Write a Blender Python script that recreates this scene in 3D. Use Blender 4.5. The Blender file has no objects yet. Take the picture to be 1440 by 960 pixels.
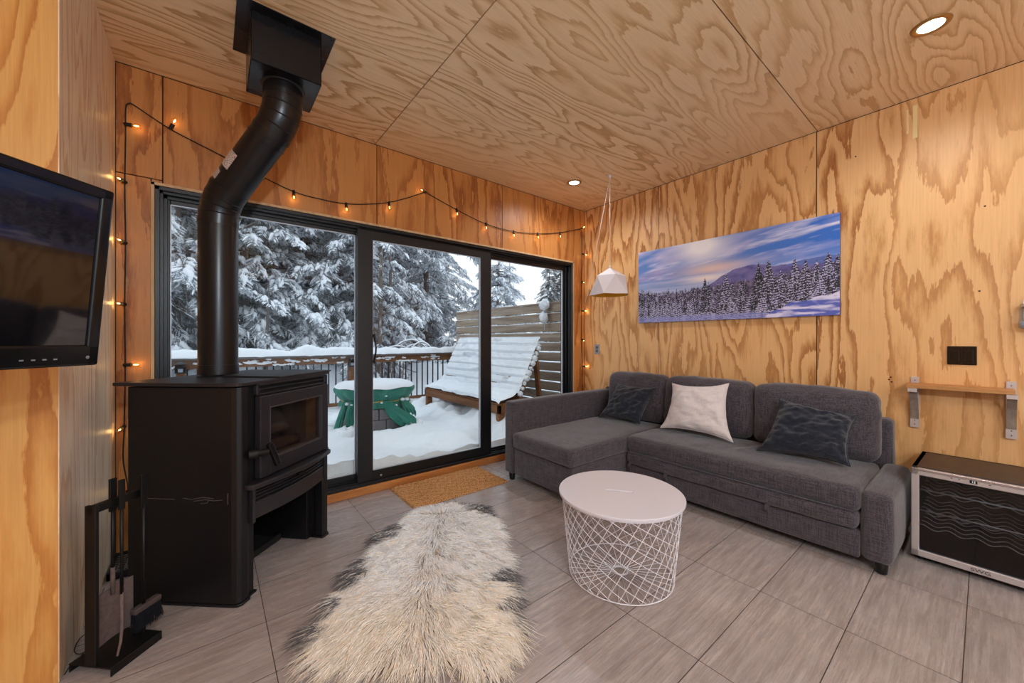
import bpy, bmesh, math, random
import numpy as np
from mathutils import Vector, Matrix, noise as mnoise

PI = math.pi
COL = bpy.context.scene.collection
rnd = random.Random(7)

def srgb(r, g, b):
    def f(c):
        c /= 255.0
        return c / 12.92 if c <= 0.04045 else ((c + 0.055) / 1.055) ** 2.4
    return (f(r), f(g), f(b), 1.0)

# ------------------------------------------------------------------ mesh builder
class MB:
    def __init__(self):
        self.v = []; self.f = []; self.n = 0; self.pid = []
    def add(self, verts, faces, pid=0.0):
        off = self.n
        for p in verts: self.v.append((float(p[0]), float(p[1]), float(p[2])))
        for q in faces: self.f.append(tuple(int(i) + off for i in q))
        self.pid += [pid] * len(verts)
        self.n += len(verts)
        return off
    def box(self, lo, hi, pid=0.0):
        x0, y0, z0 = lo; x1, y1, z1 = hi
        v = [(x0,y0,z0),(x1,y0,z0),(x1,y1,z0),(x0,y1,z0),(x0,y0,z1),(x1,y0,z1),(x1,y1,z1),(x0,y1,z1)]
        self.add(v, [(3,2,1,0),(4,5,6,7),(0,1,5,4),(1,2,6,5),(2,3,7,6),(3,0,4,7)], pid)
        return self
    def prism(self, poly, z0, z1):
        n = len(poly)
        a = sum(poly[i][0]*poly[(i+1)%n][1]-poly[(i+1)%n][0]*poly[i][1] for i in range(n))
        if a < 0: poly = poly[::-1]
        v = [(x, y, z0) for x, y in poly] + [(x, y, z1) for x, y in poly]
        f = [tuple(range(n))[::-1], tuple(range(n, 2*n))]
        f += [(i, (i+1) % n, (i+1) % n + n, i + n) for i in range(n)]
        self.add(v, f); return self
    def beam(self, a, b, w, h, up=(0,0,1)):
        """rectangular bar from a to b: w across, h along 'up'"""
        a = Vector(a); b = Vector(b); d = (b - a).normalized(); u = Vector(up)
        s = d.cross(u).normalized() if abs(d.dot(u)) < 0.999 else d.cross(Vector((1,0,0))).normalized()
        u = s.cross(d).normalized()
        v = []
        for p in (a, b):
            for i, j in ((-1,-1),(1,-1),(1,1),(-1,1)):
                v.append(p + s*(i*w/2) + u*(j*h/2))
        self.add(v, [(0,1,2,3),(7,6,5,4),(1,0,4,5),(2,1,5,6),(3,2,6,7),(0,3,7,4)]); return self
    def tube(self, pts, r, seg=8, closed=False, caps=True):
        pts = [Vector(p) for p in pts]; n = len(pts)
        rs = r if hasattr(r, '__len__') else [r]*n
        T = []
        for i in range(n):
            if closed: t = pts[(i+1) % n] - pts[i-1]
            else: t = pts[min(i+1, n-1)] - pts[max(i-1, 0)]
            T.append(t.normalized() if t.length > 1e-9 else Vector((0,0,1)))
        u = T[0].orthogonal().normalized(); V = []
        for i in range(n):
            u = (u - T[i]*u.dot(T[i]))
            u = u.normalized() if u.length > 1e-6 else T[i].orthogonal().normalized()
            w = T[i].cross(u)
            for k in range(seg):
                a = 2*PI*k/seg
                V.append(pts[i] + (u*math.cos(a) + w*math.sin(a))*rs[i])
        F = []
        m = n if closed else n-1
        for i in range(m):
            j = (i+1) % n
            for k in range(seg):
                l = (k+1) % seg
                F.append((i*seg+k, i*seg+l, j*seg+l, j*seg+k))
        if caps and not closed:
            F.append(tuple(range(seg))[::-1]); F.append(tuple((n-1)*seg+k for k in range(seg)))
        self.add(V, F); return self
    def lathe(self, prof, c=(0,0,0), seg=32, axis='z', caps=True):
        V = []; F = []
        for r, z in prof:
            for k in range(seg):
                a = 2*PI*k/seg
                p = (r*math.cos(a), r*math.sin(a), z)
                if axis == 'x': p = (z, p[0], p[1])
                elif axis == 'y': p = (p[1], z, p[0])
                V.append((c[0]+p[0], c[1]+p[1], c[2]+p[2]))
        n = len(prof)
        for i in range(n-1):
            for k in range(seg):
                l = (k+1) % seg
                F.append((i*seg+k, i*seg+l, (i+1)*seg+l, (i+1)*seg+k))
        if caps:
            F.append(tuple(range(seg))[::-1]); F.append(tuple((n-1)*seg+k for k in range(seg)))
        self.add(V, F); return self
    def rbox(self, lo, hi, r, m=(6,6,6), disp=None):
        """rounded box, surface grid; disp(p, nrm) -> new p"""
        lo = np.array(lo, float); hi = np.array(hi, float); r = min(r, *( (hi-lo)/2 ))
        ax = []
        for k in range(3):
            a, b = lo[k], hi[k]
            e = [0, .35*r, .7*r, r]
            inner = list(np.linspace(a+r, b-r, max(2, m[k]+1)))
            ax.append([a+t for t in e[:-1]] + inner + [b-t for t in e[:-1]][::-1])
        key = {}; V = []; F = []
        def vid(p):
            k = tuple(np.round(p, 5))
            if k not in key:
                key[k] = len(V); V.append(p)
            return key[k]
        for d in range(3):
            i, j = [(1,2),(2,0),(0,1)][d]
            for side in (0, 1):
                A, B = ax[i], ax[j]
                g = [[None]*len(B) for _ in A]
                for ia, a in enumerate(A):
                    for ib, b in enumerate(B):
                        p = np.zeros(3); p[i] = a; p[j] = b; p[d] = hi[d] if side else lo[d]
                        g[ia][ib] = vid(p)
                for ia in range(len(A)-1):
                    for ib in range(len(B)-1):
                        q = (g[ia][ib], g[ia+1][ib], g[ia+1][ib+1], g[ia][ib+1])
                        F.append(q if side else q[::-1])
        out = []
        for p in V:
            inner = np.minimum(np.maximum(p, lo+r), hi-r); dd = p - inner; L = np.linalg.norm(dd)
            nrm = dd/L if L > 1e-9 else np.array([0,0,1.0])
            q = inner + nrm*r if L > 1e-9 else p
            if disp is not None: q = disp(q, nrm)
            out.append(q)
        self.add(out, F); return self
    def build(self, name, mat, parent=None, smooth=False, at=None, angle=None):
        me = bpy.data.meshes.new(name)
        vs = self.v
        if at is not None: vs = [(p[0]-at[0], p[1]-at[1], p[2]-at[2]) for p in vs]
        me.from_pydata(vs, [], self.f)
        if any(self.pid):
            a = me.attributes.new('pid', 'FLOAT', 'POINT'); a.data.foreach_set('value', self.pid)
        if mat: me.materials.append(mat)
        if smooth:
            me.shade_smooth()
            if angle: me.set_sharp_from_angle(angle=math.radians(angle))
        me.update()
        o = bpy.data.objects.new(name, me); COL.objects.link(o)
        if parent is not None: o.parent = parent
        if at is not None and parent is None: o.location = at
        return o

def np_mesh(name, V, F, mat, parent=None, smooth=False, attrs=None):
    """V (n,3), F (m,3) or (m,4) arrays"""
    V = np.asarray(V, dtype=np.float32); F = np.asarray(F, dtype=np.int32); k = F.shape[1]
    me = bpy.data.meshes.new(name)
    me.vertices.add(len(V)); me.vertices.foreach_set('co', V.ravel())
    me.loops.add(F.size); me.loops.foreach_set('vertex_index', F.ravel())
    me.polygons.add(len(F)); me.polygons.foreach_set('loop_start', np.arange(0, F.size, k, dtype=np.int32))
    for nm, arr in (attrs or {}).items():
        if arr.ndim == 1:
            a = me.attributes.new(nm, 'FLOAT', 'POINT'); a.data.foreach_set('value', arr.astype(np.float32))
        else:
            a = me.attributes.new(nm, 'FLOAT_COLOR', 'POINT'); a.data.foreach_set('color', arr.astype(np.float32).ravel())
    me.update(calc_edges=True); me.validate()
    if smooth: me.shade_smooth()
    me.materials.append(mat)
    o = bpy.data.objects.new(name, me); COL.objects.link(o)
    if parent is not None: o.parent = parent
    return o

def tag(o, label=None, cat=None, group=None, kind=None):
    if label: o['label'] = label
    if cat: o['category'] = cat
    if group: o['group'] = group
    if kind: o['kind'] = kind
    return o
def thing(name, label, cat, loc=(0,0,0), rz=0, group=None):
    o = bpy.data.objects.new(name, None); COL.objects.link(o)
    o.empty_display_size = 0.05
    o.location = loc; o.rotation_euler = (0, 0, rz)
    return tag(o, label, cat, group)
def struct(o): o['kind'] = 'structure'; return o
def copy_tree(root, loc=None, rz=None, scale=None, label=None):
    r = root.copy(); COL.objects.link(r)
    if loc is not None: r.location = loc
    if rz is not None: r.rotation_euler = (0, 0, rz)
    if scale is not None: r.scale = scale
    if label: r['label'] = label
    def rec(src, dst):
        for ch in list(src.children):
            c = ch.copy(); COL.objects.link(c); c.parent = dst; rec(ch, c)
    rec(root, r)
    return r
def bevel(o, w=0.004, seg=2, angle=40):
    m = o.modifiers.new('bevel', 'BEVEL'); m.width = w; m.segments = seg
    m.limit_method = 'ANGLE'; m.angle_limit = math.radians(angle); m.harden_normals = False
    return o
def fbm(x, y, z=0.0, oct=4):
    return mnoise.fractal(Vector((x, y, z)), 1.0, 2.0, oct)

# ------------------------------------------------------------------ materials
class NT:
    def __init__(self, name):
        self.m = bpy.data.materials.new(name); self.m.use_nodes = True
        self.t = self.m.node_tree; self.t.nodes.clear()
        self.out = self.n('ShaderNodeOutputMaterial')
    def n(self, typ, **kw):
        nd = self.t.nodes.new(typ)
        for k, v in kw.items(): setattr(nd, k, v)
        return nd
    def l(self, a, b): self.t.links.new(a, b)
    def inp(self, nd, key, val):
        s = nd.inputs[key]
        if hasattr(val, 'is_output') or isinstance(val, bpy.types.NodeSocket): self.l(val, s)
        else: s.default_value = val
    def math(self, op, a, b=None, c=None, clamp=False):
        nd = self.n('ShaderNodeMath', operation=op); nd.use_clamp = clamp
        self.inp(nd, 0, a)
        if b is not None: self.inp(nd, 1, b)
        if c is not None: self.inp(nd, 2, c)
        return nd.outputs[0]
    def mix(self, fac, a, b, mode='MIX'):
        nd = self.n('ShaderNodeMix', data_type='RGBA', blend_type=mode)
        self.inp(nd, 0, fac); self.inp(nd, 6, a); self.inp(nd, 7, b)
        return nd.outputs[2]
    def noise(self, vec, scale, detail=2.0, rough=0.5, dist=0.0, out=0):
        nd = self.n('ShaderNodeTexNoise'); self.l(vec, nd.inputs['Vector'])
        nd.inputs['Scale'].default_value = scale; nd.inputs['Detail'].default_value = detail
        nd.inputs['Roughness'].default_value = rough; nd.inputs['Distortion'].default_value = dist
        return nd.outputs[out]
    def ramp(self, fac, stops, interp='LINEAR'):
        nd = self.n('ShaderNodeValToRGB'); self.l(fac, nd.inputs[0])
        cr = nd.color_ramp; cr.interpolation = interp
        while len(cr.elements) < len(stops): cr.elements.new(0.5)
        for e, (p, c) in zip(cr.elements, stops):
            e.position = p; e.color = c if hasattr(c, '__len__') else (c, c, c, 1)
        return nd.outputs[0]
    def coord(self, which='Object', scale=(1,1,1), rot=(0,0,0), loc=(0,0,0)):
        tc = self.n('ShaderNodeTexCoord'); mp = self.n('ShaderNodeMapping')
        self.l(tc.outputs[which], mp.inputs[0])
        mp.inputs['Scale'].default_value = scale; mp.inputs['Rotation'].default_value = rot
        mp.inputs['Location'].default_value = loc
        return mp.outputs[0]
    def bsdf(self, color, rough=0.5, metal=0.0, spec=0.5, **kw):
        b = self.n('ShaderNodeBsdfPrincipled')
        self.inp(b, 'Base Color', color); self.inp(b, 'Roughness', rough)
        self.inp(b, 'Metallic', metal); self.inp(b, 'Specular IOR Level', spec)
        for k, v in kw.items(): self.inp(b, k.replace('_', ' '), v)
        self.l(b.outputs[0], self.out.inputs[0]); return b
    def bump(self, b, h, strength=0.3, dist=0.01):
        nd = self.n('ShaderNodeBump'); nd.inputs['Strength'].default_value = strength
        nd.inputs['Distance'].default_value = dist
        self.inp(nd, 'Height', h); self.l(nd.outputs[0], b.inputs['Normal'])

def mat_ply(name, light, mid, dark, grain='z', freq=1.0, rings=16, seed=0.0, along=0.22, warm=0.5, rough=0.42, fibre=1.0, jag=1.0, lin=1.0):
    t = NT(name)
    tc = t.n('ShaderNodeTexCoord')
    at = t.n('ShaderNodeAttribute', attribute_name='pid')
    off = t.n('ShaderNodeCombineXYZ')
    for i, k in enumerate((7.31, 5.17, 3.77)):
        t.l(t.math('MULTIPLY_ADD', at.outputs['Fac'], k, seed*(i+1)*1.37), off.inputs[i])
    va = t.n('ShaderNodeVectorMath', operation='ADD'); t.l(tc.outputs['Object'], va.inputs[0]); t.l(off.outputs[0], va.inputs[1])
    P = va.outputs[0]
    def sc(v):
        m = t.n('ShaderNodeMapping'); t.l(P, m.inputs[0])
        s = [1.0, 1.0, 1.0]; s['xyz'.index(grain)] = v
        m.inputs['Scale'].default_value = s; return m.outputs[0]
    base = sc(along)
    n1 = t.noise(base, 1.5*freq, 2.6, 0.45, 0.2)
    n2 = t.noise(sc(0.06), 9*freq, 1.0, 0.5)
    jg = t.noise(sc(0.16), 46, 4.0, 0.62)
    f = t.math('MULTIPLY', n1, rings)
    f = t.math('MULTIPLY_ADD', n2, 0.9*lin, f)
    f = t.math('MULTIPLY_ADD', t.math('SUBTRACT', jg, 0.5), 0.95*jag, f)
    fr = t.math('FRACT', f)
    band = t.ramp(fr, [(0.0, 0.0), (0.42, 0.05), (0.60, 0.35), (0.80, 0.85), (0.93, 1.0), (1.0, 0.0)])
    # band strength varies over the sheet
    var = t.noise(sc(0.3), 1.1, 2.0, 0.5)
    amp = t.ramp(var, [(0.3, 0.35), (0.6, 1.0)])
    band = t.math('MULTIPLY', band, amp)
    col = t.ramp(band, [(0.0, light), (0.45, mid), (1.0, dark)])
    # fine fibre streaks
    fb = t.noise(sc(0.02), 210, 2.0, 0.6)
    fb = t.ramp(fb, [(0.25, 0.0), (0.75, 1.0)])
    fcol = t.mix(fb, (0.86,0.80,0.74,1), (1.10,1.09,1.07,1))
    col = t.mix(0.55*fibre, col, fcol, 'MULTIPLY')
    # broad warm patches
    wp = t.ramp(t.noise(sc(0.35), 1.6, 3.0, 0.55), [(0.25, 0.0), (0.85, 1.0)])
    wp = t.math('MULTIPLY', wp, warm)
    col = t.mix(wp, col, t.mix(1.0, col, (1.0,0.84,0.62,1), 'MULTIPLY'))
    # small knots and specks
    vo = t.n('ShaderNodeTexVoronoi', feature='F1'); t.l(sc(0.5), vo.inputs['Vector']); vo.inputs['Scale'].default_value = 2.3
    kn = t.ramp(vo.outputs['Distance'], [(0.012, 1.0), (0.028, 0.0)])
    col = t.mix(t.math('MULTIPLY', kn, 0.55), col, (dark[0]*.35, dark[1]*.3, dark[2]*.3, 1))
    b = t.bsdf(col, rough, 0, 0.35)
    t.bump(b, t.math('ADD', fb, band), 0.12, 0.0015)
    return t.m

def mat_plain(name, col, rough=0.5, metal=0.0, spec=0.5, noise=0.0, nscale=30, bump=0.0, **kw):
    t = NT(name)
    c = col
    v = t.coord('Object')
    nz = t.noise(v, nscale, 3.0, 0.6)
    if noise:
        c = t.mix(t.math('MULTIPLY', nz, noise), col, (col[0]*.55, col[1]*.55, col[2]*.55, 1))
    r = t.math('MULTIPLY_ADD', nz, 0.12, rough-0.06)
    b = t.bsdf(c, r, metal, spec, **kw)
    if bump: t.bump(b, nz, bump, 0.002)
    return t.m

def mat_emit(name, col, strength):
    t = NT(name); e = t.n('ShaderNodeEmission'); e.inputs[0].default_value = col; e.inputs[1].default_value = strength
    t.l(e.outputs[0], t.out.inputs[0]); return t.m

def mat_glass(name, tint=(1,1,1,1), refl=1.0, rough=0.0, ior=1.45):
    t = NT(name)
    tr = t.n('ShaderNodeBsdfTransparent'); tr.inputs[0].default_value = tint
    gl = t.n('ShaderNodeBsdfGlossy'); gl.inputs['Roughness'].default_value = rough
    fr = t.n('ShaderNodeFresnel')
    ge = t.n('ShaderNodeNewGeometry')
    t.l(t.math('MULTIPLY_ADD', ge.outputs['Backfacing'], 1.0/ior-ior, ior), fr.inputs[0])
    mx = t.n('ShaderNodeMixShader')
    t.l(t.math('MULTIPLY', fr.outputs[0], refl, clamp=True), mx.inputs[0])
    t.l(tr.outputs[0], mx.inputs[1]); t.l(gl.outputs[0], mx.inputs[2]); t.l(mx.outputs[0], t.out.inputs[0])
    return t.m

def mat_wood(name, light, dark, grain='x', scale=14, rough=0.55, noise=0.6):
    t = NT(name)
    s = [1,1,1]; s['xyz'.index(grain)] = 0.08
    v = t.coord('Object', tuple(s))
    a = t.noise(v, scale, 4, 0.6, 0.4)
    b_ = t.noise(v, scale*7, 2, 0.6)
    col = t.mix(t.ramp(a, [(0.35, 0.0), (0.65, 1.0)]), light, dark)
    col = t.mix(t.math('MULTIPLY', b_, noise), col, (dark[0]*.6, dark[1]*.6, dark[2]*.6, 1))
    b = t.bsdf(col, rough, 0, 0.3); t.bump(b, a, 0.2, 0.002); return t.m

def mat_fabric(name, c1, c2, scale=1.0, rough=0.95, sheen=0.3, wr=0.0):
    t = NT(name)
    v = t.coord('Object')
    a = t.noise(t.coord('Object', (1.0, 0.06, 1.0)), 330*scale, 1, 0.5)
    a2 = t.noise(t.coord('Object', (0.06, 1.0, 1.0)), 330*scale, 1, 0.5)
    a3 = t.noise(t.coord('Object', (1.0, 1.0, 0.06)), 330*scale, 1, 0.5)
    w = t.math('MULTIPLY', t.math('ADD', t.math('ADD', a, a2), a3), 0.3333)
    w = t.ramp(w, [(0.42, 0.0), (0.58, 1.0)])
    big = t.noise(v, 9, 3, 0.6)
    col = t.mix(w, c1, c2)
    col = t.mix(t.math('MULTIPLY', big, 0.25), col, (c1[0]*.6, c1[1]*.6, c1[2]*.6, 1))
    b = t.bsdf(col, rough, 0, 0.2, Sheen_Weight=sheen)
    if wr:
        h = t.noise(t.coord('Object', (1, 1, 2.2)), 9, 4, 0.55, 1.2)
        h = t.math('ADD', t.math('MULTIPLY', h, 6.0), w)
        t.bump(b, h, wr, 0.004)
    else:
        t.bump(b, w, 0.25, 0.001)
    return t.m

M = {}
M['ply_ceil'] = mat_ply('plywood_ceiling', srgb(240,212,172), srgb(228,194,148), srgb(196,152,104), 'x', 1.5, 22, 1.3, 0.24, warm=0.1, jag=0.75)
M['ply_right'] = mat_ply('plywood_right', srgb(234,186,130), srgb(208,154,98), srgb(168,108,60), 'z', 1.45, 14, 4.1, 0.22, warm=0.35)
M['ply_back'] = mat_ply('plywood_back', srgb(198,136,76), srgb(182,118,62), srgb(150,88,42), 'z', 1.5, 12, 8.2, 0.16, warm=0.4)  # darker tone: shade of the backlit wall is put into the colour
M['ply_left'] = mat_ply('plywood_pale', srgb(247,226,200), srgb(240,210,178), srgb(210,166,124), 'z', 2.2, 13, 5.7, 0.12, warm=0.05, fibre=1.2)  # window light on this wall is put into the pale colour
M['ply_left_front'] = mat_ply('plywood_orange', srgb(220,168,98), srgb(208,148,78), srgb(178,110,48), 'z', 1.9, 10, 9.4, 0.22, warm=0.4, jag=.6)
M['seam'] = mat_plain('seam_dark', srgb(52,30,16), 0.9)
M['ply_edge'] = mat_wood('plywood_edge', srgb(232,200,158), srgb(205,165,120), 'z', 30)
M['sill'] = mat_wood('pine_sill', srgb(214,146,84), srgb(176,106,54), 'x', 16, 0.45)
M['alu'] = mat_plain('black_window_frame', srgb(17,17,20), 0.38, 0.0, 0.5)
M['gasket'] = mat_plain('pale_glazing_spacer', srgb(196,198,204), 0.35, 0.4)
M['glass'] = mat_glass('window_glass', (0.97,0.985,0.98,1), 0.35)
M['stove'] = mat_plain('black_stove_paint', srgb(18,17,20), 0.42, 0.15, 0.5, noise=0.25, nscale=7, bump=0.03)
M['stove_front'] = mat_plain('charcoal_stove_paint', srgb(38,35,39), 0.40, 0.15, 0.5, noise=0.2, nscale=7)
M['stove_dark'] = mat_plain('matte_black', srgb(14,12,12), 0.8)
M['pipe'] = mat_plain('black_stove_pipe_paint', srgb(22,20,23), 0.30, 0.3, 0.6, noise=0.2, nscale=5)
M['flue_box'] = mat_plain('satin_black_sheet_metal', srgb(30,29,32), 0.27, 0.5, 0.7, noise=0.2, nscale=5)
M['iron'] = mat_plain('black_iron', srgb(17,15,15), 0.5, 0.3, 0.5, noise=0.3)
M['rust'] = mat_plain('rusty_ash_covered_iron', srgb(132,110,104), 0.85, 0.1, 0.3, noise=1.5, nscale=60, bump=0.3)
M['black_plastic'] = mat_plain('black_plastic', srgb(12,12,13), 0.3)
M['gloss_black'] = mat_plain('glossy_black', srgb(10,10,11), 0.16)
M['screen'] = mat_plain('tv_screen', srgb(9,9,12), 0.06, 0, 0.6, Coat_Weight=1.0, Coat_Roughness=0.03, Coat_IOR=1.5)
M['sofa'] = mat_fabric('charcoal_sofa_fabric', srgb(60,54,60), srgb(92,85,91), 0.6)
M['pillow_dark'] = mat_fabric('dark_slate_cushion_linen', srgb(28,31,41), srgb(44,48,60), 1.0, wr=0.5)
M['pillow_white'] = mat_fabric('off_white_cushion_cotton', srgb(222,210,208), srgb(238,228,226), 1.0, wr=0.35)
M['white_paint'] = mat_plain('white_powder_coat', srgb(234,231,236), 0.35)
M['white_top'] = mat_plain('white_table_top', srgb(214,210,217), 0.32)
M['white_cord'] = mat_plain('white_cord', srgb(235,225,215), 0.6)
M['gold'] = mat_plain('gold_lining', srgb(236,176,40), 0.35, 0.3)
M['snow'] = None
M['steel'] = mat_plain('brushed_steel', srgb(190,184,186), 0.28, 0.85)
M['alu_bare'] = mat_plain('satin_aluminium', srgb(205,198,198), 0.4, 0.55)
M['rack'] = mat_plain('pale_wire', srgb(214,210,206), 0.35, 0.2)
M['fridge_body'] = mat_plain('dark_brown_cabinet_steel', srgb(58,46,42), 0.4, 0.2)
M['dark_glass'] = mat_glass('tinted_cooler_glass', (0.66,0.67,0.70,1), 0.9)
M['stove_glass'] = mat_glass('stove_door_glass', (0.80,0.78,0.76,1), 1.4)
M['brick'] = mat_plain('firebrick', srgb(112,84,64), 0.9, noise=0.8, nscale=18)
M['log'] = mat_plain('charred_log', srgb(92,62,44), 0.9, noise=1.0, nscale=22, bump=0.4)
M['cord_black'] = mat_plain('black_cord', srgb(18,14,12), 0.6)
M['shelf_wood'] = mat_wood('pale_shelf_board', srgb(214,158,100), srgb(188,128,74), 'y', 20, 0.5)
M['bracket_wood'] = mat_wood('grey_weathered_bracket', srgb(176,160,146), srgb(140,124,112), 'z', 26, 0.6)
M['deck_wood'] = mat_wood('weathered_grey_board', srgb(208,192,174), srgb(150,130,112), 'y', 12, 0.75)
M['cedar'] = mat_wood('brown_stained_timber', srgb(158,106,68), srgb(112,70,42), 'y', 12, 0.6)
M['cedar_x'] = mat_wood('brown_stained_rail', srgb(150,104,72), srgb(108,72,48), 'x', 12, 0.6)
M['grey_rail'] = mat_wood('grey_rail_cap', srgb(136,130,130), srgb(106,100,100), 'x', 12, 0.6)
M['baluster'] = mat_plain('black_baluster', srgb(22,22,24), 0.4)
M['bulb'] = mat_emit('warm_filament', (1.0, 0.66, 0.30, 1), 7.0)
M['led'] = mat_emit('downlight_diffuser', (1.0, 0.93, 0.82, 1), 14.0)
M['bulb_glass'] = mat_glass('bulb_glass', (1.0,0.93,0.8,1), 1.0)

def mat_snow():
    t = NT('fresh_snow'); v = t.coord('Object')
    nz = t.noise(v, 14, 5, 0.65)
    col = t.mix(nz, srgb(232,238,247), srgb(248,250,253))
    b = t.bsdf(col, 0.7, 0, 0.25)
    t.bump(b, nz, 0.35, 0.03); return t.m
M['snow'] = mat_snow()

def mat_floor():
    t = NT('wood_look_tile')
    tc = t.n('ShaderNodeTexCoord'); sep = t.n('ShaderNodeSeparateXYZ'); t.l(tc.outputs['Object'], sep.inputs[0])
    TX, TY, OX, OY = 0.607, 0.3023, 0.181, 0.049
    fx = t.math('DIVIDE', t.math('SUBTRACT', sep.outputs[0], OX), TX)
    fy = t.math('DIVIDE', t.math('SUBTRACT', sep.outputs[1], OY), TY)
    ix = t.math('FLOOR', fx); iy = t.math('FLOOR', fy)
    def edge(f, size, w):
        d = t.math('ABSOLUTE', t.math('SUBTRACT', t.math('FRACT', t.math('ADD', f, 0.5)), 0.5))
        return t.math('LESS_THAN', t.math('MULTIPLY', d, size), w)
    g = t.math('MAXIMUM', edge(fx, TX, 0.0016), edge(fy, TY, 0.0016))
    # per tile offset for the streaks
    wn = t.n('ShaderNodeTexWhiteNoise', noise_dimensions='2D')
    cb = t.n('ShaderNodeCombineXYZ'); t.l(ix, cb.inputs[0]); t.l(iy, cb.inputs[1]); t.l(cb.outputs[0], wn.inputs['Vector'])
    of = t.n('ShaderNodeVectorMath', operation='SCALE'); t.l(wn.outputs['Color'], of.inputs[0]); of.inputs['Scale'].default_value = 40
    va = t.n('ShaderNodeVectorMath', operation='ADD'); t.l(tc.outputs['Object'], va.inputs[0]); t.l(of.outputs[0], va.inputs[1])
    def sc(s):
        m = t.n('ShaderNodeMapping'); t.l(va.outputs[0], m.inputs[0]); m.inputs['Scale'].default_value = s; return m.outputs[0]
    s1 = t.noise(sc((0.9, 10, 1)), 5, 4, 0.65, 0.3)
    s2 = t.noise(sc((3.0, 80, 1)), 6, 3, 0.7)
    s3 = t.noise(sc((1.5, 2.5, 1)), 3, 4, 0.6)
    s4 = t.noise(sc((1.0, 40, 1)), 4, 2, 0.6)
    col = t.mix(t.ramp(s1, [(0.3, 0.0), (0.7, 1.0)]), srgb(180,167,162), srgb(148,134,129))
    col = t.mix(t.math('MULTIPLY', t.ramp(s2, [(0.5, 0.0), (0.72, 1.0)]), 0.5), col, srgb(108,96,92))
    col = t.mix(t.math('MULTIPLY', t.ramp(s4, [(0.5, 0.0), (0.62, 1.0)]), 0.25), col, srgb(202,192,190))
    col = t.mix(t.math('MULTIPLY', t.ramp(s3, [(0.4, 0.0), (0.8, 1.0)]), 0.4), col, srgb(130,117,112))
    tone = t.math('MULTIPLY_ADD', wn.outputs['Value'], 0.10, 0.93)
    tn = t.n('ShaderNodeCombineColor'); [t.l(tone, tn.inputs[i]) for i in range(3)]
    col = t.mix(1.0, col, tn.outputs[0], 'MULTIPLY')
    col = t.mix(g, col, srgb(62,50,44))
    r = t.math('MULTIPLY_ADD', s1, 0.15, 0.20)
    r = t.math('MAXIMUM', r, t.math('MULTIPLY', g, 0.8))
    b = t.bsdf(col, r, 0, 0.45)
    h = t.math('SUBTRACT', t.math('MULTIPLY', s2, 0.3), t.math('MULTIPLY', g, 1.0))
    t.bump(b, h, 0.15, 0.002)
    return t.m
M['floor'] = mat_floor()
# ------------------------------------------------------------------ the room
CZ = 2.68; BW = 2.937; RW = 3.435; LX = -0.403; LY = 1.966; RY = -2.7; RX = -3.0
GAP = 0.003
MB().box((RX-.1, RY-.1, -0.06), (RW+.14, BW+.14, 0.0)).build('floor', M['floor'])['kind'] = 'structure'

def panels(mb, axis, plane, sgn, us, vs):
    """sheets of ply on a plane: axis 'x','y','z' is the normal, sgn is where the room lies; us/vs lists of (a,b) ranges"""
    for (u0, u1, v0, v1, pid) in us:
        t0, t1 = sorted((plane, plane - sgn*0.012))
        if axis == 'x': mb.box((t0, u0+GAP, v0+GAP), (t1, u1-GAP, v1-GAP), pid)
        if axis == 'y': mb.box((u0+GAP, t0, v0+GAP), (u1-GAP, t1, v1-GAP), pid)
        if axis == 'z': mb.box((u0+GAP, v0+GAP, t0), (u1-GAP, v1-GAP, t1), pid)

def wall(name, sheets, backing, mat, axis, plane, sgn):
    mb = MB(); panels(mb, axis, plane, sgn, sheets, None)
    o = mb.build(name, mat); struct(o)
    bk = MB()
    for lo, hi in backing: bk.box(lo, hi)
    b = bk.build('seam_backing', M['seam'], o)
    return o

# ceiling: long sheets with their grain along x
cs = []; pid = 1.0
ye = [RY, -1.684, -0.464, 0.756, 1.98, BW]
xe = {0: [RX, -1.45, 0.99, RW], 1: [RX, -0.2, 2.2, RW], 2: [RX, -1.45, 0.99, RW], 3: [RX, -1.45, 0.992, RW], 4: [RX, -1.45, 0.992, RW]}
for i in range(5):
    for j in range(len(xe[i])-1):
        cs.append((xe[i][j], xe[i][j+1], ye[i], ye[i+1], pid)); pid += 1
wall('ceiling', cs, [((RX-.1, RY-.1, CZ+.010), (RW+.14, BW+.14, CZ+.10))], M['ply_ceil'], 'z', CZ, -1)
# right wall: upright sheets
ws = []; ye = [RY, -1.70, -0.47, 0.762, 1.995, BW]
for i in range(5): ws.append((ye[i], ye[i+1], 0.0, CZ, 3.0+i*1.7))
wall('wall_right', ws, [((RW+.010, RY-.1, -0.05), (RW+.13, BW+.15, CZ+.1))], M['ply_right'], 'x', RW, -1)
# back wall with the sliding door opening
DX0, DX1, DZ1 = -0.262, 3.243, 2.062
bs = [(LX, -0.214, DZ1+.02, CZ, 21.3), (LX, DX0, 0.0, DZ1+.02, 24.1), (-0.214, 1.006, DZ1, CZ, 26.9), (1.006, 2.225, DZ1, CZ, 29.2), (2.225, DX1, DZ1, CZ, 33.7),
      (DX1, RW, 0.0, CZ, 37.1), (RX, LX-.001, 0, CZ, 40.0), (-0.262, -0.214, DZ1, DZ1+.02, 24.1)]
B1, B2 = BW+.010, BW+.13
wall('wall_back', bs, [((RX, B1, -.05), (DX0, B2, CZ+.1)), ((DX0, B1, DZ1), (DX1, B2, CZ+.1)), ((DX1, B1, -.05), (RW+.1, B2, CZ+.1))],
     M['ply_back'], 'y', BW, -1)
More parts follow.
